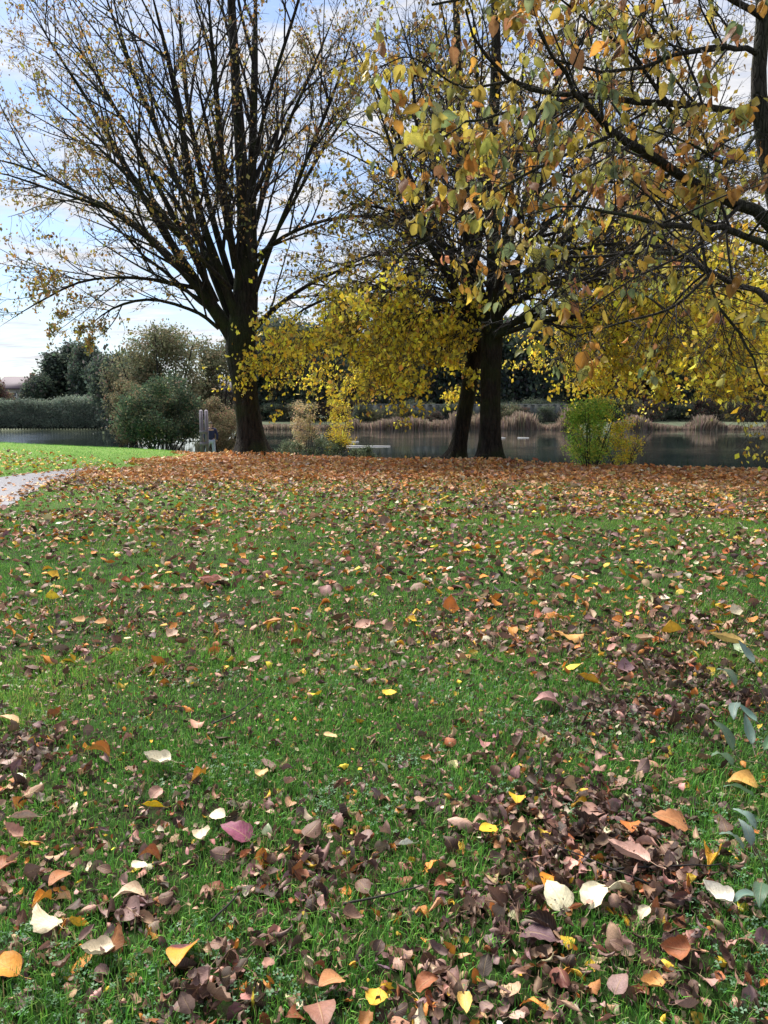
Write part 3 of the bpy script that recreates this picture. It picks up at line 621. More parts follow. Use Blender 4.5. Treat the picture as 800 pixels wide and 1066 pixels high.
# --- the upright tree of the pair
YEL = [(.86, .70, .07), (.86, .60, .05), (.64, .54, .08), (.36, .32, .07), (.55, .30, .06), (.25, .24, .07)]
def colpair(P):
    n = len(P); low = np.clip(1-(P[:, 2]-4.3)/2.4, 0, 1); c1 = palette(n, YEL, [5, 3.5, 3, 2, 1, .8], .2); c2 = palette(n, OL, [3, 3, 2.4, 2, .8, 1.5], .25)
    k = (rng.random(n) < low*.95+.16)[:, None]; return np.where(k, c1, c2)
def skirt(cx, Y0, z0, n, a0, a1, L0, drop):
    out = []
    for k in range(n):
        az = R_(a0+(a1-a0)*(k+rng.random())/n); Lk = L0*rng.uniform(.75, 1.1); t = np.linspace(0, 1, 14)
        zz = z0+rng.uniform(-.7, .9); rise = rng.uniform(.2, 1.6); zz += rng.uniform(-.3, .6)
        p = np.stack([cx+np.cos(az)*Lk*t, Y0+np.sin(az)*Lk*t, zz+rise*np.sin(np.pi*np.minimum(t*1.0, 1))-drop*t**2.2*rng.uniform(.7, 1.1)], -1)
        p[:, :2] += np.cumsum(rng.normal(0, .06, (14, 2)), 0)
        out.append((p, np.linspace(.075, .012, 14)))
    return out
B1 = at(510, 482, 22.6); B1[2] = 0.
tr = [(511, 486, 27, 0), (511, 465, 23, 0), (511, 430, 21, 0), (511, 395, 21, 0), (512, 360, 22, 0), (513, 330, 20, 0), (515, 290, 16, 0), (514, 230, 14, .1), (512, 150, 12, .2), (517, 70, 10, .3), (514, -60, 6, .4)]
lb = [
 [(512, 345, 14, .2), (498, 290, 11, .5), (492, 220, 9, .8), (484, 140, 7, 1.1), (468, 50, 5, 1.4), (450, -40, 3, 1.8)],
 [(514, 340, 12, -.2), (535, 290, 9, -.7), (556, 220, 7, -1.2), (574, 140, 6, -1.7), (590, 40, 4, -2.2)],
 [(515, 335, 12, .2), (550, 290, 9, .8), (595, 235, 7, 1.5), (640, 150, 5, 2.2), (680, 60, 3, 3.)],
 [(515, 350, 11, -.3), (560, 320, 8, -1.), (615, 285, 7, -1.8), (680, 250, 5, -2.6), (750, 225, 3, -3.4)],
 [(508, 345, 11, -.3), (475, 300, 8, -1.), (440, 240, 7, -1.7), (410, 160, 5, -2.4), (385, 80, 3, -3.)],
 [(508, 330, 10, .5), (470, 270, 7, 1.4), (430, 190, 6, 2.3), (395, 100, 4, 3.2), (360, 30, 3, 4.)],
 [(514, 300, 9, 0), (530, 220, 7, .2), (540, 130, 6, .4), (548, 30, 4, .6)],
 [(512, 250, 8, 0), (500, 170, 7, -.5), (497, 80, 5, -1.), (490, -20, 3, -1.5)],
 [(514, 330, 9, 1.), (530, 260, 7, 2.4), (560, 170, 5, 3.6), (600, 80, 3, 4.6)],
 [(512, 330, 9, -1.), (520, 260, 7, -2.4), (510, 170, 5, -3.6), (500, 80, 3, -4.6)],
 [(516, 345, 9, .4), (570, 325, 7, 1.2), (640, 320, 6, 2.0), (710, 345, 4, 2.8), (770, 390, 3, 3.4)],
 [(516, 350, 9, -.4), (565, 335, 7, -1.2), (625, 330, 6, -2.0), (690, 355, 4, -2.6), (740, 405, 3, -3.)],
 [(516, 325, 9, 0), (590, 290, 7, .4), (670, 285, 6, .8), (745, 315, 4, 1.2), (810, 370, 3, 1.6)],
 [(518, 320, 9, .6), (600, 270, 7, 2), (700, 255, 6, 3.2), (790, 290, 4, 4.4), (860, 350, 3, 5.)],
]
lb += [
 [(515, 300, 9, .5), (570, 235, 7, .9), (640, 170, 5, 1.3), (710, 110, 4, 1.7), (770, 70, 3, 2.1)],
 [(516, 310, 9, -.6), (590, 250, 7, -1.4), (670, 200, 5, -2.2), (750, 150, 4, -3.), (830, 120, 3, -3.8)],
 [(514, 280, 9, .3), (555, 200, 7, 1.2), (610, 110, 5, 2.), (660, 20, 4, 2.8), (690, -40, 3, 3.2)],
 [(514, 240, 8, -.3), (545, 150, 6, -1.), (590, 70, 5, -1.7), (640, -20, 3, -2.4)],
 [(514, 320, 8, 1.2), (600, 265, 6, 2.6), (690, 190, 5, 3.8), (760, 140, 3, 4.8)],
 [(513, 260, 8, .5), (480, 170, 6, 1.3), (440, 90, 5, 2.1), (410, 0, 3, 2.8)]]
lb += skirt(B1[0], 22.6, 4.3, 8, -75, 60, 8.2, 2.6)+skirt(B1[0], 22.6, 5.2, 5, -50, 50, 9.6, 2.8)+skirt(B1[0], 22.6, 4.4, 5, 75, 250, 5.6, 2.2)
spec = dict(lw=.7, k=(15, 9, 6), a1=(25, 60), r1=.46, r2=.42, up1=.05, tr1=-.05, tr2=-.15, lmax=3.8, rmin=.0045)
def dpair(P):
    return 1.3+3.2*fbm(P[:, 0]*.6+20, P[:, 2]*.6+P[:, 1]*.3)**2+2.0*(P[:, 2] < 4.9)*(P[:, 2] > 1.9)*(1+.8*(P[:, 0] > 5))-1.2*(P[:, 0] < 2)*(P[:, 2] > 4.4)*(P[:, 2] < 7.5)-.7*(P[:, 2] < 1.75)
ls = dict(n=38000, size=.13, dens=dpair, col=colpair, jit=.10)
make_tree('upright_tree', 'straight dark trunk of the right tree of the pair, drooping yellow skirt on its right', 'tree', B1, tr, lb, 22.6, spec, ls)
# --- the leaning tree of the pair
B2 = at(476, 478, 24.2); B2[2] = -.02
tr = [(474, 482, 22, 0), (478, 465, 16, 0), (484, 430, 16, 0), (490, 395, 16, 0), (495, 360, 16, 0), (495, 320, 14, .1), (490, 270, 12, .3), (484, 200, 10, .5), (480, 120, 9, .7), (476, 30, 7, .9), (472, -60, 4, 1.1)]
lb = [
 [(494, 350, 9, .3), (470, 300, 7, .8), (440, 230, 6, 1.4), (415, 140, 5, 2.), (400, 40, 3, 2.6)],
 [(494, 330, 9, -.2), (465, 280, 7, -.6), (445, 200, 6, -1.), (432, 110, 5, -1.4), (425, 10, 3, -1.8)],
 [(492, 300, 8, .6), (500, 220, 7, 1.6), (470, 120, 5, 2.6), (455, 20, 3, 3.6)],
 [(495, 355, 9, 0), (450, 325, 7, -.5), (400, 315, 6, -1.), (345, 330, 4, -1.5), (300, 365, 3, -2.)],
 [(495, 360, 8, .3), (455, 340, 7, 1.), (410, 340, 5, 1.8), (370, 360, 4, 2.6), (335, 395, 3, 3.2)],
 [(494, 340, 8, 0), (440, 305, 7, .5), (380, 300, 5, 1.), (320, 320, 4, 1.5), (285, 350, 3, 2.)],
 [(494, 300, 8, 0), (460, 250, 6, -.8), (410, 220, 5, -1.6), (350, 210, 3, -2.4)],
]
lb += skirt(B2[0]+.5, 24.2, 4.2, 7, 125, 235, 6.6, 2.3)+skirt(B2[0]+.3, 24.2, 4.0, 4, 165, 285, 3.6, 1.7)
spec = dict(lw=.7, k=(15, 9, 6), a1=(25, 60), r1=.46, r2=.42, up1=.05, tr1=-.05, tr2=-.15, lmax=3.6, rmin=.0045)
ls = dict(n=11000, size=.13, dens=lambda P: 1.0+2.8*fbm(P[:, 0]*.6+40, P[:, 2]*.6)**2+1.5*(P[:, 2] < 5.0)*(P[:, 2] > 2.2)-.55*(P[:, 2] < 2.), col=colpair, jit=.10)
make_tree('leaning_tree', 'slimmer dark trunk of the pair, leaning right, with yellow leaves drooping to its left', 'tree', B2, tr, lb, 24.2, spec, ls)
# --- near tree at the right edge
BN = np.array([4.55, 6.6, 0.])
def npt(px, py, Y, w): p = at(px, py, Y); return (*p, w*.72/2/F*Y)
def nl(pts, n=14):
    Q = catmull(np.array([npt(a, b, Y, w) for a, b, w, Y in pts]), n); return (Q[:, :3], np.maximum(Q[:, 3], .004))
limbN = [
 nl([(835, 262, 20, 6.6), (795, 226, 17, 6.5), (760, 210, 15, 6.4), (715, 185, 13, 6.2), (665, 160, 12, 6.0), (630, 130, 9, 5.8), (600, 100, 7, 5.6), (585, 70, 5, 5.4), (560, 30, 4, 5.2)]),
 nl([(800, 125, 12, 6.6), (765, 118, 9, 6.6), (720, 112, 9, 6.5), (670, 105, 8, 6.4), (615, 100, 7, 6.2), (575, 98, 6, 6.0), (535, 85, 6, 5.8), (500, 50, 4, 5.6), (485, 10, 3, 5.4)]),
 nl([(840, 285, 14, 6.6), (800, 256, 10, 6.3), (760, 240, 9, 6.0), (715, 236, 8, 5.7), (680, 232, 7, 5.4), (650, 224, 5, 5.1), (600, 215, 3, 4.8), (545, 225, 2, 4.6)]),
 nl([(840, 340, 12, 6.6), (805, 320, 10, 6.7), (775, 298, 8, 6.9), (740, 284, 8, 7.1), (715, 267, 7, 7.3), (680, 262, 5, 7.5), (620, 265, 4, 7.7), (550, 275, 3, 7.9)]),
 nl([(797, 60, 8, 6.6), (770, 50, 7, 6.5), (735, 50, 6, 6.3), (690, 62, 5, 6.1), (640, 75, 4, 5.9), (570, 60, 3, 5.6)]),
 nl([(725, 190, 6, 6.2), (735, 290, 4, 6.1), (765, 340, 4, 6.0), (790, 385, 3, 5.9), (808, 415, 2, 5.8)]),
 nl([(797, 20, 9, 6.6), (740, -10, 7, 6.2), (660, -30, 5, 5.7), (560, -20, 4, 5.2), (450, 5, 3, 4.8)]),
 nl([(797, 90, 7, 6.6), (740, 160, 5, 6.9), (660, 190, 4, 7.2), (560, 180, 3, 7.5), (480, 190, 2, 7.8)]),
 nl([(600, 100, 4, 5.6), (540, 115, 4, 5.3), (480, 130, 3, 5.0), (430, 165, 2, 4.8)]),
 nl([(797, 40, 9, 6.8), (860, -40, 7, 7.2), (930, -120, 5, 7.6)]), nl([(800, 120, 10, 6.7), (900, 60, 8, 7.), (1000, 20, 5, 7.4)]), nl([(830, 250, 12, 6.6), (930, 200, 9, 6.3), (1040, 170, 5, 6.)]),
]
root = empty('near_tree', BN); tag(root, 'near tree at the right edge, its branches with large hanging leaves crossing the sky', 'tree')
trk = catmull(np.array([(4.55, 6.6, -.1, .24), (4.45, 6.6, .8, .2), (4.2, 6.6, 2.0, .18), (*at(845, 285, 6.6), .15), (*at(816, 225, 6.6), .10), (*at(799, 165, 6.6), .07), (*at(790, 90, 6.6), .06), (*at(795, 10, 6.6), .055), (*at(788, -60, 6.7), .05), (*at(800, -250, 6.8), .03)]), 30)
V, q = trunk_mesh(trk[:, :3], trk[:, 3], 18, .5, .5); link('trunk', mesh_np('trunk', V-BN, [q], M_nearbark, smooth_=True), root)
for p, r in limbN:
    p[1:-1] += rng.normal(0, .012, p[1:-1].shape)
    V, q = tubes(p[None], r[None], 10); link('limb', mesh_np('limb', V-BN, [q], M_nearbark, smooth_=True), root)

for ex in ([(700, 118, 5, 6.5), (660, 60, 4, 6.2), (610, 20, 3, 5.9), (560, -20, 2, 5.6)], [(770, 215, 6, 6.4), (720, 260, 4, 6.), (660, 290, 3, 5.6), (600, 330, 2, 5.2)], [(690, 232, 5, 5.6), (640, 270, 3, 5.3), (590, 300, 2, 5.), (540, 330, 2, 4.8)],
           [(740, 285, 5, 7.), (700, 320, 4, 6.8), (650, 335, 3, 6.6), (600, 350, 2, 6.4)], [(640, 140, 5, 5.9), (570, 170, 4, 5.5), (500, 210, 3, 5.2), (440, 260, 2, 4.9)], [(615, 100, 4, 6.2), (560, 150, 3, 6.), (530, 230, 2, 5.8), (515, 300, 2, 5.6)],
           [(795, 130, 5, 6.6), (760, 170, 4, 6.2), (720, 150, 3, 5.8), (660, 130, 2, 5.4)], [(530, 85, 4, 5.8), (480, 90, 3, 5.5), (430, 60, 2, 5.2), (395, 70, 2, 5.)]): limbN.append(nl(ex))
for p, r in limbN[12:]:
    V, q = tubes(p[None], r[None], 8); link('limb', mesh_np('limb', V-BN, [q], M_nearbark, smooth_=True), root)
LP = np.array([a for a, b in limbN]); LR = np.array([b for a, b in limbN]); Ln = np.linalg.norm(np.diff(LP, axis=1), axis=2).sum(1)
p, d, l, r_ = kids(LP, LR, Ln, 12, 30, 75, .38, .12, rr=.5); d[:, 2] += .1; l = np.clip(l, .35, 1.5); P1, R1 = grow(p, d, l, np.clip(r_, .003, .012), 7, .1, -.05, .35)
p, d, l2, r_ = kids(P1, R1, l, 6, 30, 65, .5, .1, rfix=.004); P2, R2 = grow(p, d, l2, np.maximum(r_, .0018), 5, .12, -.35, .5)
p, d, l3, r_ = kids(P2, R2, l2, 3, 30, 60, .5, .2, rfix=.0022); P3, R3 = grow(p, d, l3, np.maximum(r_, .0014), 3, .12, -.4, .6)
m1 = MB()
for P, Rd, s in ((P1, R1, 7), (P2, R2, 5), (P3, R3, 4)):
    V, q = tubes(P, Rd, s); m1.add(V-BN, [q])
m1.build('branches', M_twig, root, sm=True)
TB = [leaf_template(8, 5, w*1.2, fo, be, .02, tw, True, 80+i_) for i_, (w, fo, be, tw) in enumerate([(.27, .3, .5, .2), (.25, .6, -.5, .4), (.3, .2, .8, -.3), (.22, .9, .4, .6), (.28, .1, -.3, 0)])]
for V_, _, _ in TB: V_[:, 1] += .3+.36     # origin at the stalk's end
tips = np.concatenate([P3[:, -1], P3[:, -2], P2[:, -1], P1[:, -1]]); n_t = len(tips)
keep = rng.random(n_t) < np.clip(-.02+.40*fbm(tips[:, 0]*1.6+11, tips[:, 2]*1.6+tips[:, 1])**1.5+.05*(tips[:, 0]-1)-.14*(tips[:, 2] < 2.9)-.06*(tips[:, 0] > 2)+.05*(tips[:, 0] < 1.2), .03, 1); tips = tips[keep]
rep = rng.integers(1, 5, len(tips)); pos = np.repeat(tips, rep, 0)+rng.normal(0, .02, (rep.sum(), 3)); n = len(pos)
yd = rng.normal(0, .45, (n, 3)); yd[:, 2] -= 1
NB = [(.50, .25, .05), (.46, .36, .07), (.34, .33, .08), (.16, .21, .10), (.34, .16, .08), (.54, .40, .06)]
cl = palette(len(tips), NB, [3, 3, 3.2, 2, 1.6, 1.4], .15); cl = np.repeat(cl, rep, 0)*np.exp(rng.normal(0, .15, (n, 1)))
V, Fc, A = scatter_data(TB, pos-BN, basis(yd), .077*np.exp(rng.normal(0, .25, n)), cl)
link('foliage', mesh_np('foliage', V, Fc, M_bigleaf, A, True), root); print('near leaves', n)

# ------------------------------------------------------------ far vegetation
def crown_mesh(seed, H, W, kind, cols, wts, n, size, droop=0):
    r = np.random.default_rng(seed); P = []
    if kind == 'cone':
        t = r.random(n)**.8; z = t*H; rad = W/2*(1-t)**.8*(.75+.25*np.sin(z*6/H*3)); a = r.uniform(0, 6.28, n); q_ = np.sqrt(r.random(n)*.7+.3)
        pos = np.stack([rad*q_*np.cos(a), rad*q_*np.sin(a), z+.06*H], -1)
    else:
        nb = 16; c = []
        for k in range(nb):
            a = r.uniform(0, 6.28); zz = r.uniform(.25, .86); rr = W/2*.62*math.sqrt(max(0, 1-((zz-.5)/.5)**2))*r.uniform(.3, 1.0)
            c.append((rr*math.cos(a), rr*math.sin(a), zz*H, r.uniform(.14, .26)*min(W, H)))
        c = np.array(c); k = r.integers(0, nb, n); v = r.normal(0, 1, (n, 3)); v = norm(v)*(r.random((n, 1))**.4)
        pos = c[k, :3]+v*c[k, 3:4]*np.array([1, 1, .85]); pos[:, 2] -= droop*r.random(n)**2*H
        if kind == 'bush': pos[:, 2] = np.where(pos[:, 2] < .1, r.random(n)*H*.5, pos[:, 2])
        pos[:, 2] = np.maximum(pos[:, 2], .05)
    col = palette(n, cols, wts, .22)*(.8+.4*fbm(pos[:, 0]*1.1+seed, pos[:, 2]*1.1))[:, None]
    Mx = basis(r.normal(0, 1, (n, 3)))
    return mesh_np('crown', *scatter_data(CLUMP, pos, Mx, size*np.exp(r.normal(0, .25, n)), col)[:2], M_far, None), pos, col
def crown(seed, H, W, kind, cols, wts, n, size, droop=0, m=None, name='crown'):
    r = np.random.default_rng(seed)
    global rng; rs = rng; rng = r
    me = None
    if kind == 'cone':
        t = r.random(n)**1.1; z = t*H*.95+.06*H; rad = W/2*(1-t)**.85; a = r.uniform(0, 6.28, n); q_ = np.sqrt(r.random(n)*.7+.3)*(.8+.3*np.sin(a*5+z*2))
        pos = np.stack([rad*q_*np.cos(a), rad*q_*np.sin(a), z], -1)
    else:
        nb = 18; c = []
        for k in range(nb):
            a = r.uniform(0, 6.28); zz = r.uniform(.14, .88); rr = W/2*.66*math.sqrt(max(0, 1-((zz-.5)/.55)**2))*r.uniform(.35, 1.0)
            c.append((rr*math.cos(a), rr*math.sin(a), zz*H, r.uniform(.12, .24)*min(W, H)))
        c = np.array(c); k = r.integers(0, nb, n); v = norm(r.normal(0, 1, (n, 3)))*(r.random((n, 1))**.35)
        pos = c[k, :3]+v*c[k, 3:4]*np.array([1, 1, .85]); pos[:, 2] -= droop*r.random(n)**2*H; pos[:, 2] = np.maximum(pos[:, 2], .03+.1*r.random(n))
    col = palette(n, cols, wts, .2)*(.75+.5*fbm(pos[:, 0]*.9+seed, pos[:, 2]*.9+pos[:, 1]*.5))[:, None]
    yd = r.normal(0, 1, (n, 3)); yd[:, 2] -= droop*4
    V, Fc, A = scatter_data(CLUMP, pos, basis(yd), size*np.exp(r.normal(0, .25, n)), col)
    me = mesh_np(name, V, Fc, m or M_far, A); rng = rs
    return me
def stemmesh(seed, H, W, r0, nst=1, spread=.0, mname='trunk'):
    global rng; rs = rng; rng = np.random.default_rng(seed)
    if nst == 1:
        P0 = np.zeros((1, 3)); P0[0, 2] = -.3; P, Rd = grow(P0, np.array([[0, 0, 1.]]), np.array([H*.85+.3]), np.array([r0]), 8, .02, .3, .25)
        p, d, l, r_ = kids(P, Rd, np.array([H]), 14, 35, 65, .42, .25); P1, R1 = grow(p, d, l, r_, 5, .06, .3)
        m_ = MB(); V, q = tubes(P, Rd, 8); m_.add(V, [q]); V, q = tubes(P1, R1, 5); m_.add(V, [q])
    else:
        a = rng.uniform(0, 6.28, nst); P0 = np.stack([np.cos(a)*W*.08, np.sin(a)*W*.08, 0*a-.1], -1); Dd = np.stack([np.cos(a)*spread, np.sin(a)*spread, 0*a+1], -1)
        P, Rd = grow(P0, Dd, rng.uniform(.7, 1.05, nst)*H, np.full(nst, r0), 7, .04, .1, .3)
        p, d, l, r_ = kids(P, Rd, np.full(nst, H), 6, 20, 45, .3, .25); P1, R1 = grow(p, d, l, r_, 4, .06, .1)
        m_ = MB(); V, q = tubes(P, Rd, 6); m_.add(V, [q]); V, q = tubes(P1, R1, 4); m_.add(V, [q])
    me = mesh_np(mname, np.concatenate(m_.v), [np.concatenate(x_) for x_ in m_.f.values()], M_twig, None, True); rng = rs
    return me
def plant(name, label, cat, loc, cme, sme, scale=(1, 1, 1), rz=0, group=None, cn='crown', sn='trunk'):
    r = empty(name, loc); r.scale = scale; r.rotation_euler = (0, 0, rz); tag(r, label, cat, group)
    link(cn, cme, r); link(sn, sme, r); return r
DK = [(.075, .11, .08), (.105, .14, .10), (.07, .09, .085), (.14, .16, .105), (.12, .105, .105)]
GO = [(.16, .17, .10), (.21, .20, .12), (.24, .19, .12), (.12, .15, .09)]
PU = [(.11, .06, .07), (.16, .09, .07), (.08, .055, .06), (.2, .12, .08)]
cm_round = [crown(300+i_, 10, 9, 'round', DK, [4, 3, 2.5, 1.5, 1], 3400, .85) for i_ in range(4)]
cm_cone = [crown(320+i_, 10, 5, 'cone', DK, [4, 2, 4, .5, .5], 2600, .7) for i_ in range(2)]
cm_aut = [crown(330+i_, 10, 9, 'round', PU+GO, [3, 3, 3, 1, 1, 1, 1, 1], 3000, .8) for i_ in range(2)]
cm_will = crown(341, 10, 8, 'round', GO, [3, 3, 1.5, 2], 2600, .38, .12)
tm = stemmesh(5, 10, 9, .25)
WG = 'trees in the wood on the far bank'
far = [ # px, top py, dist, crown, label
 (275, 340, 118, 0, 'dark bushy tree right behind the trunk of the left tree'), (300, 332, 124, 1, 'tall dark round tree above the yellow leaved sapling'), (330, 345, 116, 2, 'dark round tree behind the left end of the yellow leaves'),
 (352, 325, 126, 4, 'dark pointed conifer above the far bank left of centre'), (378, 330, 122, 3, 'broad dark tree above the left stretch of far reeds'), (405, 342, 115, 0, 'lower dark tree directly behind the far reeds at centre left'),
 (430, 322, 128, 1, 'tall dark tree behind the drooping yellow leaves at centre'), (455, 335, 120, 5, 'narrow dark conifer just left of the leaning trunk'), (478, 330, 125, 2, 'dark tree hidden behind the leaning trunk'),
 (510, 322, 120, 0, 'dark tree behind the upright trunk'), (540, 318, 126, 3, 'dark round tree just right of the upright trunk'), (565, 330, 117, 1, 'dark tree above the pale wall on the far bank'),
 (592, 322, 123, 4, 'pointed dark conifer above the green bush'), (620, 318, 128, 2, 'dark round tree right of and above the green bush'), (650, 326, 119, 6, 'purplish brown autumn tree behind the yellow skirt'),
 (680, 316, 127, 0, 'tall dark tree above the right part of the pond'), (708, 322, 121, 3, 'dark tree between the two purplish autumn trees'), (740, 312, 125, 7, 'purplish autumn tree near the right edge of the far bank'),
 (770, 318, 120, 1, 'dark round tree second from the right edge'), (800, 310, 124, 2, 'dark round tree at the right edge of the far bank'), (835, 316, 121, 0, 'dark tree just past the right edge of the far bank')]
cms = cm_round+cm_cone+cm_aut
for k, (px, py, dd, ci, lab) in enumerate(far):
    p = at(px, 428, dd); z0 = float(gz(p[0], dd)); top = at(px, py, dd)[2]; s = (top-z0)/10*1.04
    plant('conifer' if ci in (4, 5) else 'broadleaf_tree', lab, 'tree', (p[0], dd, z0), cms[ci], tm, (s*.95, s*.95, s), k*1.7, WG)
# understorey along the far shore
ub = [crown(360+i_, 3, 4.5, 'bush', c_, w_, 900, .3) for i_, (c_, w_) in enumerate([(DK, [2, 3, 1, 4, 1]), (GO, [3, 2, 2, 3]), (PU+DK, [2, 2, 2, 1, 1, 1, 1, 2, 1])])]
us = stemmesh(9, 2.6, 4, .05, 5, .4, 'stems')
ul = ['low dark green', 'pale olive', 'brownish purple']
k = 0
for px in range(268, 850, 17):
    dd = 109+float(rng.uniform(-2, 4)); p = at(px+rng.uniform(-4, 4), 428, dd); s = rng.uniform(.8, 1.35); ci = int(rng.choice(3, p=[.45, .3, .25]))
    where = 'between the left tree and the yellow sapling' if px < 305 else 'behind the yellow sapling' if px < 372 else 'left of the leaning trunk' if px < 475 else 'between the two trunks' if px < 505 else 'between the upright trunk and the green bush' if px < 590 else 'behind the green bush' if px < 680 else 'toward the right edge'
    plant('shore_shrub', f'{ul[ci]} shrub above the far reeds {where}', 'shrub', (p[0], dd, float(gz(p[0], dd))), ub[ci], us, (s*1.2, s*1.2, s*.9), k*2.1, 'shrubs along the far shore', 'foliage', 'stems'); k += 1
for px in range(376, 600, 19):
    dd = 104+float(rng.uniform(-.6, .8)); p = at(px+rng.uniform(-5, 5), 428, dd); ci = int(rng.choice(3, p=[.5, .3, .2])); s = rng.uniform(.55, .95)
    where = 'left of the leaning trunk' if px < 470 else 'between the two trunks' if px < 505 else 'right of the upright trunk'
    plant('shore_shrub', f'small {ul[ci]} shrub growing against the pale wall {where}', 'shrub', (p[0], dd, float(gz(p[0], dd))), ub[ci], us, (s*1.3, s, s), k*2.1, 'shrubs against the far wall', 'foliage', 'stems'); k += 1
# pale wall on the far bank
M_stone = plain('pale_stone', (.17, .18, .18), .9, (.05, .06, .05), 1.3, .8)
wr = empty('stone_wall', (at(480, 428, 106)[0], 106, 0)); tag(wr, 'long low pale stone wall running along the far bank behind the reeds', 'wall')
mb = MB(); mc = MB(); x0, x1 = at(372, 428, 106)[0], at(600, 428, 106)[0]; wx = wr.location.x
nseg = 30
for k in range(nseg):
    xx = x0+(x1-x0)*(k+.5)/nseg; w = (x1-x0)/nseg
    h_ = 1.6+.05*rng.random(); mb.box((xx-wx, 0, .2+h_/2+.3), (w-.02, .6, h_+.6), 0); mc.box((xx-wx, 0, .86+h_), (w-.05, .75, .13))
mb.build('wall', M_stone, wr); mc.build('coping', plain('coping', (.28, .30, .29), .9, (.1, .11, .1), 1.5), wr)
# reeds along far shore
def reeds(px0, px1, hmin, hmax, label, seed, kind=None, dd0=None):
    n = int((px1-px0)*38); px = rng.uniform(px0, px1, n); X_ = (px-400)/F*101; Yf = fshore(X_)+rng.uniform(-1.2, 1.8, n); X_ = (px-400)/F*Yf*1.0
    base = np.stack([X_, Yf, np.maximum(gz(X_, Yf), WATER)-.1], -1)
    q_ = fbm(X_*.28+seed, Yf*0+seed); Hh = hmin*.5+(hmax*1.15-hmin*.5)*np.clip((q_-.25)*2, 0, 1)**1.3; Hh = Hh*rng.uniform(.6, 1.1, n); lean = rng.normal(0, .16, (n, 2)); w = .07
    s = np.stack([rng.normal(0, 1, n), rng.normal(0, 1, n), 0*X_], -1); s = norm(s)*w
    tip = base+np.stack([lean[:, 0]*Hh, lean[:, 1]*Hh, Hh], -1)
    c = palette(n, [(.30, .23, .18), (.25, .19, .16), (.38, .30, .23), (.17, .17, .11)], [3, 3, 2, 1], .15)
    B = base.mean(0); B[2] = WATER
    V = np.stack([base-s, base+s, tip+s*.5, tip-s*.5], 1).reshape(-1, 3); o = np.arange(n)*4
    ob = link('reed_bed', mesh_np('reed_bed', V-B, [np.stack([o, o+1, o+2, o+3], -1)], M_far, {'col': np.repeat(c, 4, 0)}), None, B)
    tag(ob, label, 'reeds', 'reed beds along the far shore', 'stuff')
reeds(272, 372, 1.3, 1.9, 'low pale reeds on the far shore behind the sapling', 3)
reeds(372, 470, .7, 1.7, 'tan reed bed on the far shore left of the leaning trunk', 9)
reeds(515, 600, 1.2, 2.7, 'tall pinkish reed bed on the far shore right of the upright trunk', 12)
reeds(470, 515, 1.0, 2.2, 'tan reeds showing between the two trunks', 5)
reeds(640, 850, .7, 1.7, 'brown reed bed on the far shore at the right', 21)
# left background: hedge, conifers, house, willow
def hedge(x0, x1, Y0, H, depth, label, cols):
    n = 7000; X_ = rng.uniform(x0, x1, n); t = rng.random(n); Hx = H*(.82+.3*(X_-x0)/(x1-x0)+.38*(fbm(X_*.35, X_*0+2)-.5))
    top = rng.random(n) < .35; Z_ = np.where(top, Hx, t*Hx); Y_ = np.where(top, Y0+rng.uniform(0, depth, n), Y0-.35*smooth(1-t)+rng.normal(0, .18, n))
    pos = np.stack([X_, Y_, Z_+rng.normal(0, .12, n)], -1); pos[:, 2] += gz(X_, Y_)*0-.3; B = np.array([(x0+x1)/2, Y0, -.6])
    V, Fc, A = scatter_data(CLUMP, pos-B, basis(rng.normal(0, 1, (n, 3))), np.full(n, .42), palette(n, cols, [1]*len(cols), .15)*(.6+.8*fbm(X_*.5, Z_*1.2))[:, None])
    r = empty('hedge', B); tag(r, label, 'hedge'); link('foliage', mesh_np('foliage', V, Fc, M_far, A), r)
    # woody inside: a slab of stems set back in the leaves
    k = 60; P0 = np.stack([np.linspace(x0, x1, k), np.full(k, Y0+depth*.4), np.full(k, -.8)], -1); P, Rd = grow(P0, np.tile([[0, 0, 1.]], (k, 1)), np.full(k, H), np.full(k, .08), 4, .03, 0.)
    V, q = tubes(P, Rd, 5); mb_ = MB(); mb_.add(V-B, [q]); mb_.build('stems', M_twig, r)
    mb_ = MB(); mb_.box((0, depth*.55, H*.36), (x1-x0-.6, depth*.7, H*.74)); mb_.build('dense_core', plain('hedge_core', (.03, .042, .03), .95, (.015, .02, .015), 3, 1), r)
hedge(at(-60, 428, 94)[0], at(122, 428, 94)[0], 94, 3.0, 2.6, 'long clipped grey green hedge beyond the water at the left', [(.19, .24, .19), (.24, .28, .22), (.13, .17, .14)])
LGp = 'trees behind the left hedge'
for px, py, dd, ci, wid, lab in ((38, 392, 104, 0, .9, 'small dark round tree left end of the group above the hedge'), (58, 374, 107, 4, 1.5, 'dark conifer above the middle of the hedge'), (78, 366, 110, 5, 1.5, 'taller dark conifer above the hedge'),
                                 (95, 362, 106, 2, .7, 'dark purple green tree above the right end of the hedge'), (112, 372, 103, 1, .8, 'dark tree between the hedge and the willow'), (2, 398, 108, 7, .8, 'brownish tree at the left edge beyond the hedge'),
                                 (128, 350, 78, 3, .75, 'olive dark tree just left of the willow')):
    p = at(px, 428, dd); top = at(px, py, dd)[2]; s = (top+.3)/10*1.05; plant('conifer' if ci in (4, 5) else 'broadleaf_tree', lab, 'tree', (p[0], dd, -.3), cms[ci], tm, (s*wid, s*wid, s), ci+px, LGp)
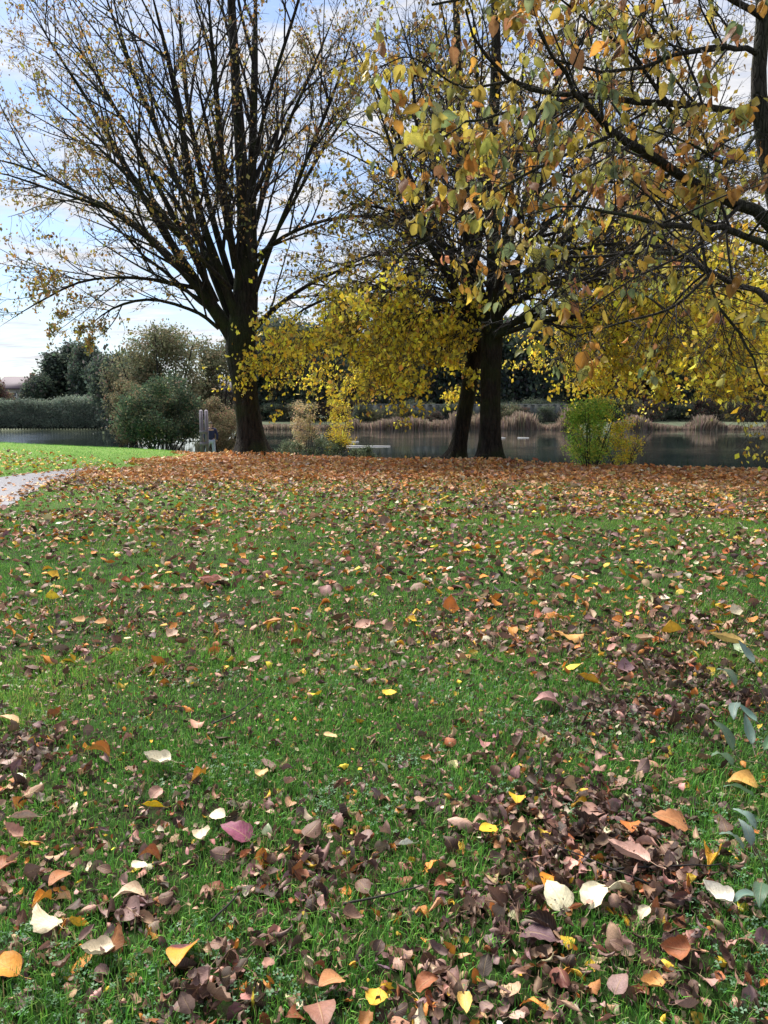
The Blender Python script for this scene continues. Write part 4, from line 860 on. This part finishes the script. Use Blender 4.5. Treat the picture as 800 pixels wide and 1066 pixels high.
def pl(name, label, cat, px, py_top, py_base, dd, wpx, cols, wts, n, size, kind='bush', nst=6, spread=.4, droop=0, seed=1, m=None, r0=.03, z0=None):
    p = at(px, 428, dd); zb = at(px, py_base, dd)[2] if z0 is None else z0; H = at(px, py_top, dd)[2]-zb; W = wpx/F*dd
    return plant(name, label, cat, (p[0], dd, zb), crown(seed, H, W, kind, cols, wts, n, size, droop, m), stemmesh(seed+50, H*.95, W, r0, nst, spread, 'stems'), cn='foliage', sn='stems')
pl('willow_tree', 'loose grey olive willow peaking behind the dark bush', 'tree', 170, 332, 460, 58, 105, GO+[(.2, .2, .12)], [3, 3, 1.5, 2, 2], 4200, .42, 'round', 7, .35, .1, 401, r0=.1)
pl('willow_tree', 'olive tree with bare twigs just left of the left trunk', 'tree', 226, 348, 460, 62, 70, GO, [3, 3, 1.5, 2], 3000, .42, 'round', 6, .3, .1, 402, r0=.1)
pl('willow_tree', 'second loose grey olive tree left of the willow above the tawny shrub', 'tree', 138, 362, 460, 60, 70, GO+DK, [3, 3, 1.5, 2, 1, 1, 1, 1, 1], 3000, .42, 'round', 7, .35, .1, 407, r0=.1)
pl('waterside_bush', 'large dark green bush at the water edge left of the person', 'bush', 170, 390, 474, 38, 112, [(.06, .10, .06), (.09, .14, .08), (.05, .075, .055), (.16, .17, .10), (.2, .16, .1)], [4, 3, 2, 2, 1], 3600, .25, 'bush', 26, .7, 0, 403)
pl('waterside_bush', 'tawny brown shrub at the left end of the dark bush', 'bush', 130, 390, 468, 40, 50, GO+[(.22, .15, .09)], [2, 2, 2, 1, 2], 2600, .17, 'bush', 10, .5, 0, 404)
pl('waterside_bush', 'beige leaved shrub behind the person', 'bush', 229, 402, 476, 40, 48, [(.30, .24, .15), (.22, .2, .11), (.12, .13, .08), (.34, .2, .14)], [3, 3, 2, 1], 2600, .15, 'bush', 9, .5, 0, 405)
# near shore plants
GRN = [(.22, .42, .06), (.36, .56, .10), (.12, .28, .05), (.60, .62, .10)]
pl('green_bush', 'bright green upright bush at the water edge right of the pair of trunks', 'bush', 617, 411, 489, 20.6, 66, GRN, [2.4, 5, .8, 4.5], 1400, .13, 'bush', 16, .3, 0, 410, M_leaf, .012)
pl('yellow_bush', 'small yellow leaved bush leaning out to the right of the green bush', 'bush', 650, 426, 489, 20.4, 44, YEL+GRN, [4, 3, 2, 1, 1, 1, 1, 1, .5, 1], 620, .10, 'bush', 8, .5, 0, 411, M_leaf, .01)
pl('yellow_sapling', 'thin sapling with yellow leaves by the water, right one of two', 'sapling', 352, 408, 478, 29, 40, YEL, [4, 3, 2, 1, 1, 1], 520, .13, 'round', 6, .22, 0, 412, M_leaf, .015)
pl('beige_sapling', 'pale beige leaved sapling by the water, left one of two', 'sapling', 318, 414, 478, 29.5, 40, [(.45, .36, .2), (.36, .3, .15), (.5, .34, .2), (.3, .32, .16)], [3, 3, 2, 1], 620, .12, 'round', 6, .25, 0, 413, M_leaf, .015)
for px, w, h_, dd, sd, lab in ((300, 48, 14, 28.2, 430, 'grey green bank shrub right beside the left trunk'), (340, 60, 17, 28.6, 431, 'mounded grey green shrub under the saplings'), (378, 34, 9, 27.5, 432, 'low dark shrub right of the saplings')):
    pl('bank_shrub', lab, 'shrub', px, 474-h_, 481, dd, w, [(.10, .14, .08), (.16, .2, .12), (.06, .09, .06), (.22, .24, .16)], [3, 3, 2, 1.4], 900, .12, 'bush', 6, .6, 0, sd)
# low marginal plants along the shore: one object
n = 2600; X_ = rng.uniform(-5, 12, n); Y_ = ycrest(X_)+1.4+rng.uniform(-.5, 1.2, n); kk = rng.random(n) < (.15+.85*(np.abs(X_+.2) < 2.6))*(fbm(X_*2.5, Y_)>.45); X_, Y_ = X_[kk], Y_[kk]; n = len(X_)
base = np.stack([X_, Y_, gz(X_, Y_)], -1); Hh = rng.uniform(.2, .55, n); tip = base+np.stack([rng.normal(0, .12, n), rng.normal(0, .1, n), Hh], -1); s = np.tile([[.02, 0, 0]], (n, 1))
V = np.stack([base-s, base+s, tip], 1).reshape(-1, 3); o = np.arange(n)*3
tag(link('marginal_plants', mesh_np('marginal_plants', V, [np.stack([o, o+1, o+2], -1)], M_far, {'col': np.repeat(palette(n, [(.04, .06, .03), (.12, .13, .07), (.03, .03, .03)], [2, 1, 2]), 3, 0)})), 'low dark plants fringing the near water edge', 'plants', kind='stuff')
# floating things
M_pale = plain('bleached_wood', (.72, .72, .72), .7, (.5, .5, .48), 3)
for px, py, lp, lab in ((384, 465, 46, 'long bleached log floating on the pond left of the trunks'), (545, 456, 12, 'short pale log floating right of the upright trunk'), (524, 456, 5, 'tiny pale log floating beside the upright trunk'), (368, 460, 12, 'small pale log floating behind the long one')):
    p = gh(px, py, WATER); ln = lp/F*p[1]; P, Rd = grow(np.array([[p[0]-ln/2, p[1], WATER+.03]]), np.array([[1., .05, 0]]), np.array([ln]), np.array([.06]), 6, .03, 0., .5)
    P[..., 2] = WATER+.02; V, q = tubes(P, Rd, 8); tag(link('floating_log', mesh_np('floating_log', V-p, [q], M_pale, smooth_=True), None, p), lab, 'log')
# house behind hedge, cabin behind bushes
def house(px, dd, wpx, eave_py, ridge_py, wallc, roofc, label, name='house', nwin=3):
    p = at(px, 428, dd); r = empty(name, (p[0], dd, -.3)); tag(r, label, 'house'); W = wpx/F*dd; he = at(px, eave_py, dd)[2]+.3; hr = at(px, ridge_py, dd)[2]+.3; dp = 7.
    mb = MB(); V = np.array([[-W/2, 0, 0], [W/2, 0, 0], [W/2, dp, 0], [-W/2, dp, 0], [-W/2, 0, he], [W/2, 0, he], [W/2, dp, he], [-W/2, dp, he], [-W/2, dp/2, hr-.12], [W/2, dp/2, hr-.12]])
    mb.add(V, [np.array([[0, 1, 5, 4], [1, 2, 6, 5], [2, 3, 7, 6], [3, 0, 4, 7]]), np.array([[4, 8, 7], [5, 6, 9]])]); mb.build('wall', plain('wall_'+name, wallc, .9, None, 3), r)
    mb = MB(); e = .35; sl = (hr-he)/(dp/2)
    for sgn in (0, 1):
        y0 = -e if sgn == 0 else dp+e; z0 = he-e*sl
        V = np.array([[-W/2-e, y0, z0], [W/2+e, y0, z0], [W/2+e, dp/2, hr], [-W/2-e, dp/2, hr]]); V = np.concatenate([V, V+[0, 0, .16]])
        mb.add(V, [np.array([[0, 1, 2, 3], [7, 6, 5, 4], [0, 4, 5, 1], [1, 5, 6, 2], [2, 6, 7, 3], [3, 7, 4, 0]])])
    rf = mb.build('roof', plain('roof_'+name, roofc, .8, None, 5), r)
    mb = MB(); mb.box((W*.3, dp/2, hr+.2), (.6, .6, 1.0)); nwin and mb.build('chimney', plain('chimney', (.25, .13, .1), .9), rf)
    for k in range(nwin):
        xx = -W/2+W*(k+.5)/nwin; fr = MB()
        for bx in ((xx-.55, .08, 1.3), (xx+.55, .08, 1.3)): fr.box((bx[0], -.03, he-1.3), (.09, .08, 1.3))
        for zz in (-1.95, -.65, -1.3): fr.box((xx, -.035, he+zz), (1.01, .07, .08))
        w_ = fr.build('window', plain('window_frame', (.75, .75, .75), .5, (.7, .7, .7)), r)
        g = MB(); g.box((xx, -.012, he-1.3), (1.0, .02, 1.24)); g.build('pane', M_glass, w_)
M_glass, nt, out = mat('window_glass'); p = N(nt, 'ShaderNodeBsdfPrincipled', Roughness=.08); p.inputs['Base Color'].default_value = (.05, .06, .07, 1); nt.links.new(p.outputs[0], out.inputs[0])
house(15, 116, 34, 404, 392, (.36, .33, .33), (.10, .075, .10), 'pale house with a dark purplish roof behind the hedge at the far left')
house(222, 74, 40, 408, 396, (.10, .08, .07), (.06, .05, .065), 'dark timber boathouse roof among the trees left of the left trunk', 'cabin', 0)

# ------------------------------------------------------------ person and posts
PX, PY = at(219, 428, 33)[0], 33.0; pz = float(gz(PX, PY))
def skin(name, pts, edges, mt, parent, sub=2):
    me = D.meshes.new(name); me.from_pydata([p[:3] for p in pts], edges, []); me.materials.append(mt)
    o = link(name, me, parent); m1 = o.modifiers.new('skin', 'SKIN'); m1.use_smooth_shade = True
    for i_, p in enumerate(pts): me.skin_vertices[0].data[i_].radius = (p[3], p[4] if len(p) > 4 else p[3])
    me.skin_vertices[0].data[0].use_root = True
    m2 = o.modifiers.new('sub', 'SUBSURF'); m2.levels = sub; m2.render_levels = sub
    return o
M_skin = plain('skin', (.45, .28, .22), .6, (.4, .25, .2)); M_navy = plain('navy_cloth', (.012, .018, .07), .85, (.02, .025, .09), 20); M_jean = plain('pale_trousers', (.42, .48, .62), .85, (.3, .36, .5), 20); M_hair = plain('grey_hair', (.18, .15, .14), .8); M_shoe = plain('shoe', (.03, .03, .04), .6)
pr = empty('person', (PX, PY, pz)); pr.rotation_euler = (0, 0, R_(12)); pr.scale = (.97,)*3
tag(pr, 'person in a navy jacket and pale trousers walking behind the twin wooden posts', 'person')
# body: facing away (+y), mid stride, left foot out to the side
body = [(0, 0, .93, .15, .11), (0, 0, 1.15, .14, .10), (0, 0, 1.36, .17, .10), (0, .01, 1.47, .055), (0, .02, 1.56, .075, .085), (0, .03, 1.66, .085, .1), (0, .03, 1.73, .05),
        (-.1, 0, .88, .085), (-.2, .08, .5, .062), (-.27, .0, .1, .042), (-.28, .12, .04, .035), (.1, 0, .88, .085), (.12, -.06, .5, .062), (.13, -.14, .1, .042), (.14, -.02, .04, .035),
        (-.2, 0, 1.38, .055), (-.27, .0, 1.12, .042), (-.25, .1, .9, .032), (-.24, .14, .82, .028), (.2, 0, 1.38, .055), (.27, -.02, 1.12, .042), (.26, .06, .9, .032), (.26, .1, .82, .028)]
skin('body', body, [(0, 1), (1, 2), (2, 3), (3, 4), (4, 5), (5, 6), (0, 7), (7, 8), (8, 9), (9, 10), (0, 11), (11, 12), (12, 13), (13, 14), (2, 15), (15, 16), (16, 17), (17, 18), (2, 19), (19, 20), (20, 21), (21, 22)], M_skin, pr)
jk = [(0, 0, .86, .19, .14), (0, 0, 1.12, .18, .13), (0, 0, 1.36, .2, .13), (0, .01, 1.46, .08), (-.2, 0, 1.38, .078), (-.28, .0, 1.12, .064), (-.26, .1, .9, .052), (.2, 0, 1.38, .078), (.28, -.02, 1.12, .064), (.27, .06, .9, .052)]
skin('jacket', jk, [(0, 1), (1, 2), (2, 3), (2, 4), (4, 5), (5, 6), (2, 7), (7, 8), (8, 9)], M_navy, pr)
tz = [(0, 0, .9, .16, .12), (-.1, 0, .84, .105), (-.2, .08, .5, .082), (-.27, .0, .1, .066), (.1, 0, .84, .105), (.12, -.06, .5, .082), (.13, -.14, .1, .066)]
skin('trousers', tz, [(0, 1), (1, 2), (2, 3), (0, 4), (4, 5), (5, 6)], M_jean, pr)
for sx_, a_ in ((-.27, (0, .03)), (.13, (-.13, .02))): skin('shoe', [(sx_, a_[0]-.03, .05, .055, .05), (sx_-.005, a_[0]+.07, .045, .055, .045), (sx_-.01, a_[0]+.16, .035, .045, .03)], [(0, 1), (1, 2)], M_shoe, pr)
skin('hair', [(0, .0, 1.58, .07, .06), (0, .01, 1.67, .092, .098), (0, .02, 1.735, .07, .075)], [(0, 1), (1, 2)], M_hair, pr)
M_wood = plain('weathered_wood', (.22, .20, .26), .85, (.09, .08, .11), 12, .5)
wp = empty('wooden_post', (at(212, 428, 31.5)[0], 31.5, float(gz(at(212, 428, 31.5)[0], 31.5)))); tag(wp, 'twin weathered timber posts standing upright beside the person', 'post')
for sx_ in (-.11, .11):
    mb = MB(); mb.box((sx_, 0, .92), (.125, .125, 2.04)); mb.add(np.array([[sx_-.065, -.065, 1.94], [sx_+.065, -.065, 1.94], [sx_+.065, .065, 1.94], [sx_-.065, .065, 1.94], [sx_, 0, 2.0]]), [np.array([[0, 1, 4], [1, 2, 4], [2, 3, 4], [3, 0, 4]])]); mb.build('upright', M_wood, wp)
for zz in (.55, 1.05): mb = MB(); mb.box((0, -.09, zz), (.36, .045, .13)); mb.build('crosspiece', M_wood, wp)

# ------------------------------------------------------------ seedling at right foreground
BL = [(.15, .24, .20), (.20, .30, .26), (.12, .22, .14)]
def seedling(base, stems, label):
    B = np.array(base); r = empty('leafy_seedling', B); tag(r, label, 'plant'); mb = MB(); pos = []; yd = []; sz = []
    for pts in stems:
        P = catmull(np.array(pts), 10); V, q = tubes(P[None], np.linspace(.004, .002, 10)[None], 6); mb.add(V-B, [q])
    mb.build('stem', plain('green_stem', (.12, .14, .06), .7), r); return r, B
def seed_leaves(r, B, lv):
    for (px, py, Y, lp, yaw, til) in lv:
        p = at(px, py, Y); d_ = np.linalg.norm(p-[0, 0, CAMZ]); L_ = .8*lp/F*d_
        Mr = rotm(np.array([yaw]), np.array([til]), np.array([rng.normal(0, .3)])); V, Fc, A = scatter_data([TSD[rng.integers(0, 3)]], (p-B)[None], Mr, np.array([L_]), palette(1, BL, [1, 1, 1], .1))
        link('leaf', mesh_np('leaf', V, Fc, M_seed, A, True), r)
TSD = [leaf_template(8, 5, w, fo, be, .02, tw, True, 90+i_) for i_, (w, fo, be, tw) in enumerate([(.2, .3, .6, .2), (.18, .5, -.5, .2), (.22, .2, .8, -.2)])]
for V_, _, _ in TSD: V_[:, 1] += .66
M_seed = leafmat('seedling_leaf', 'attr', .25, .4, True, .15)
gb = gh(812, 850, 0); Yb = gb[1]
r, B = seedling(gb, [[gb, at(800, 800, Yb), at(775, 792, Yb)], [gb, at(805, 760, Yb), at(790, 715, Yb), at(762, 700, Yb)], [gb, at(800, 830, Yb)]], 'bluish green leafy seedling at the right edge above the golden leaf')
seed_leaves(r, B, [(772, 795, Yb, 36, 1.9, .5), (775, 792, Yb, 38, .9, .9), (785, 788, Yb, 36, -.1, .8), (792, 792, Yb, 34, -.9, .6), (775, 715, Yb, 34, 1.8, .7), (768, 722, Yb, 32, 2.6, -.3), (790, 700, Yb, 30, .5, .8), (798, 830, Yb, 34, 1.4, .3), (800, 845, Yb, 34, 2.2, 0), (795, 760, Yb, 28, .7, .6)])
gb = gh(806, 945, 0); Yb = gb[1]
r, B = seedling(gb, [[gb, at(796, 905, Yb), at(786, 880, Yb)], [gb, at(790, 930, Yb)]], 'small green leafy seedling at the right edge below the golden leaf')
seed_leaves(r, B, [(786, 885, Yb, 34, 1.6, .6), (790, 890, Yb, 30, .2, .7), (795, 905, Yb, 36, 2.6, -.2), (800, 925, Yb, 36, 1.9, 0), (800, 870, Yb, 30, .9, .6)])

# ------------------------------------------------------------ sky and light
SUN_EL, SUN_AZ = R_(52), R_(-35)   # azimuth from +Y toward +X
w = D.worlds.new('World'); S.world = w; w.use_nodes = True; nt = w.node_tree; nt.nodes.clear(); L = nt.links.new
out = nt.nodes.new('ShaderNodeOutputWorld'); sky = nt.nodes.new('ShaderNodeTexSky'); sky.sky_type = 'NISHITA'; sky.sun_disc = False; sky.sun_elevation = SUN_EL; sky.sun_rotation = SUN_AZ
tc = nt.nodes.new('ShaderNodeTexCoord'); sxyz = nt.nodes.new('ShaderNodeSeparateXYZ'); L(tc.outputs['Generated'], sxyz.inputs[0])
zz = mathn(nt, 'ADD', mathn(nt, 'MAXIMUM', sxyz.outputs[2], 0.), .12)
cb = nt.nodes.new('ShaderNodeCombineXYZ'); L(mathn(nt, 'DIVIDE', sxyz.outputs[0], zz), cb.inputs[0]); L(mathn(nt, 'DIVIDE', sxyz.outputs[1], zz), cb.inputs[1])
mp = nt.nodes.new('ShaderNodeMapping'); mp.inputs['Location'].default_value = (3.1, 1.7, 0); mp.inputs['Scale'].default_value = (1.2, 2.6, 1); L(cb.outputs[0], mp.inputs[0])
n1 = N(nt, 'ShaderNodeTexNoise', Scale=1.5, Detail=9., Roughness=.66); L(mp.outputs[0], n1.inputs['Vector']); n1.inputs['Distortion'].default_value = .4
n2 = N(nt, 'ShaderNodeTexNoise', Scale=3.4, Detail=8., Roughness=.68); L(mp.outputs[0], n2.inputs['Vector'])
cov = mathn(nt, 'MULTIPLY', mathn(nt, 'SUBTRACT', mathn(nt, 'ADD', n1.outputs[0], mathn(nt, 'MULTIPLY', sxyz.outputs[0], .12)), .385), 5.5, True)
cr = nt.nodes.new('ShaderNodeValToRGB'); cr.color_ramp.elements[0].color = (2.9, 3.05, 3.5, 1); cr.color_ramp.elements[1].color = (4.7, 4.65, 4.7, 1); cr.color_ramp.elements[0].position = .3; cr.color_ramp.elements[1].position = .62; L(n2.outputs[0], cr.inputs[0])
skyb = mixc(nt, 1., sky.outputs[0], (.62, .69, .78), 'MULTIPLY')
col = mixc(nt, cov, skyb, cr.outputs[0])
bg = nt.nodes.new('ShaderNodeBackground'); bg.inputs[1].default_value = .1; L(col, bg.inputs[0]); L(bg.outputs[0], out.inputs[0])
sl = D.lights.new('sun', 'SUN'); sl.energy = 4.6; sl.angle = R_(40); sl.color = (1, .94, .85); so = D.objects.new('sun', sl); COL.objects.link(so)
so.rotation_euler = (R_(90)-SUN_EL, 0, math.pi-SUN_AZ); so.location = (0, 40, 40)
S.view_settings.view_transform = 'Standard'; S.view_settings.look = 'None'; S.view_settings.exposure = 1.15; S.view_settings.gamma = 1
S.cycles.max_bounces = 6; S.cycles.diffuse_bounces = 3; S.cycles.transparent_max_bounces = 4; S.cycles.use_denoising = True
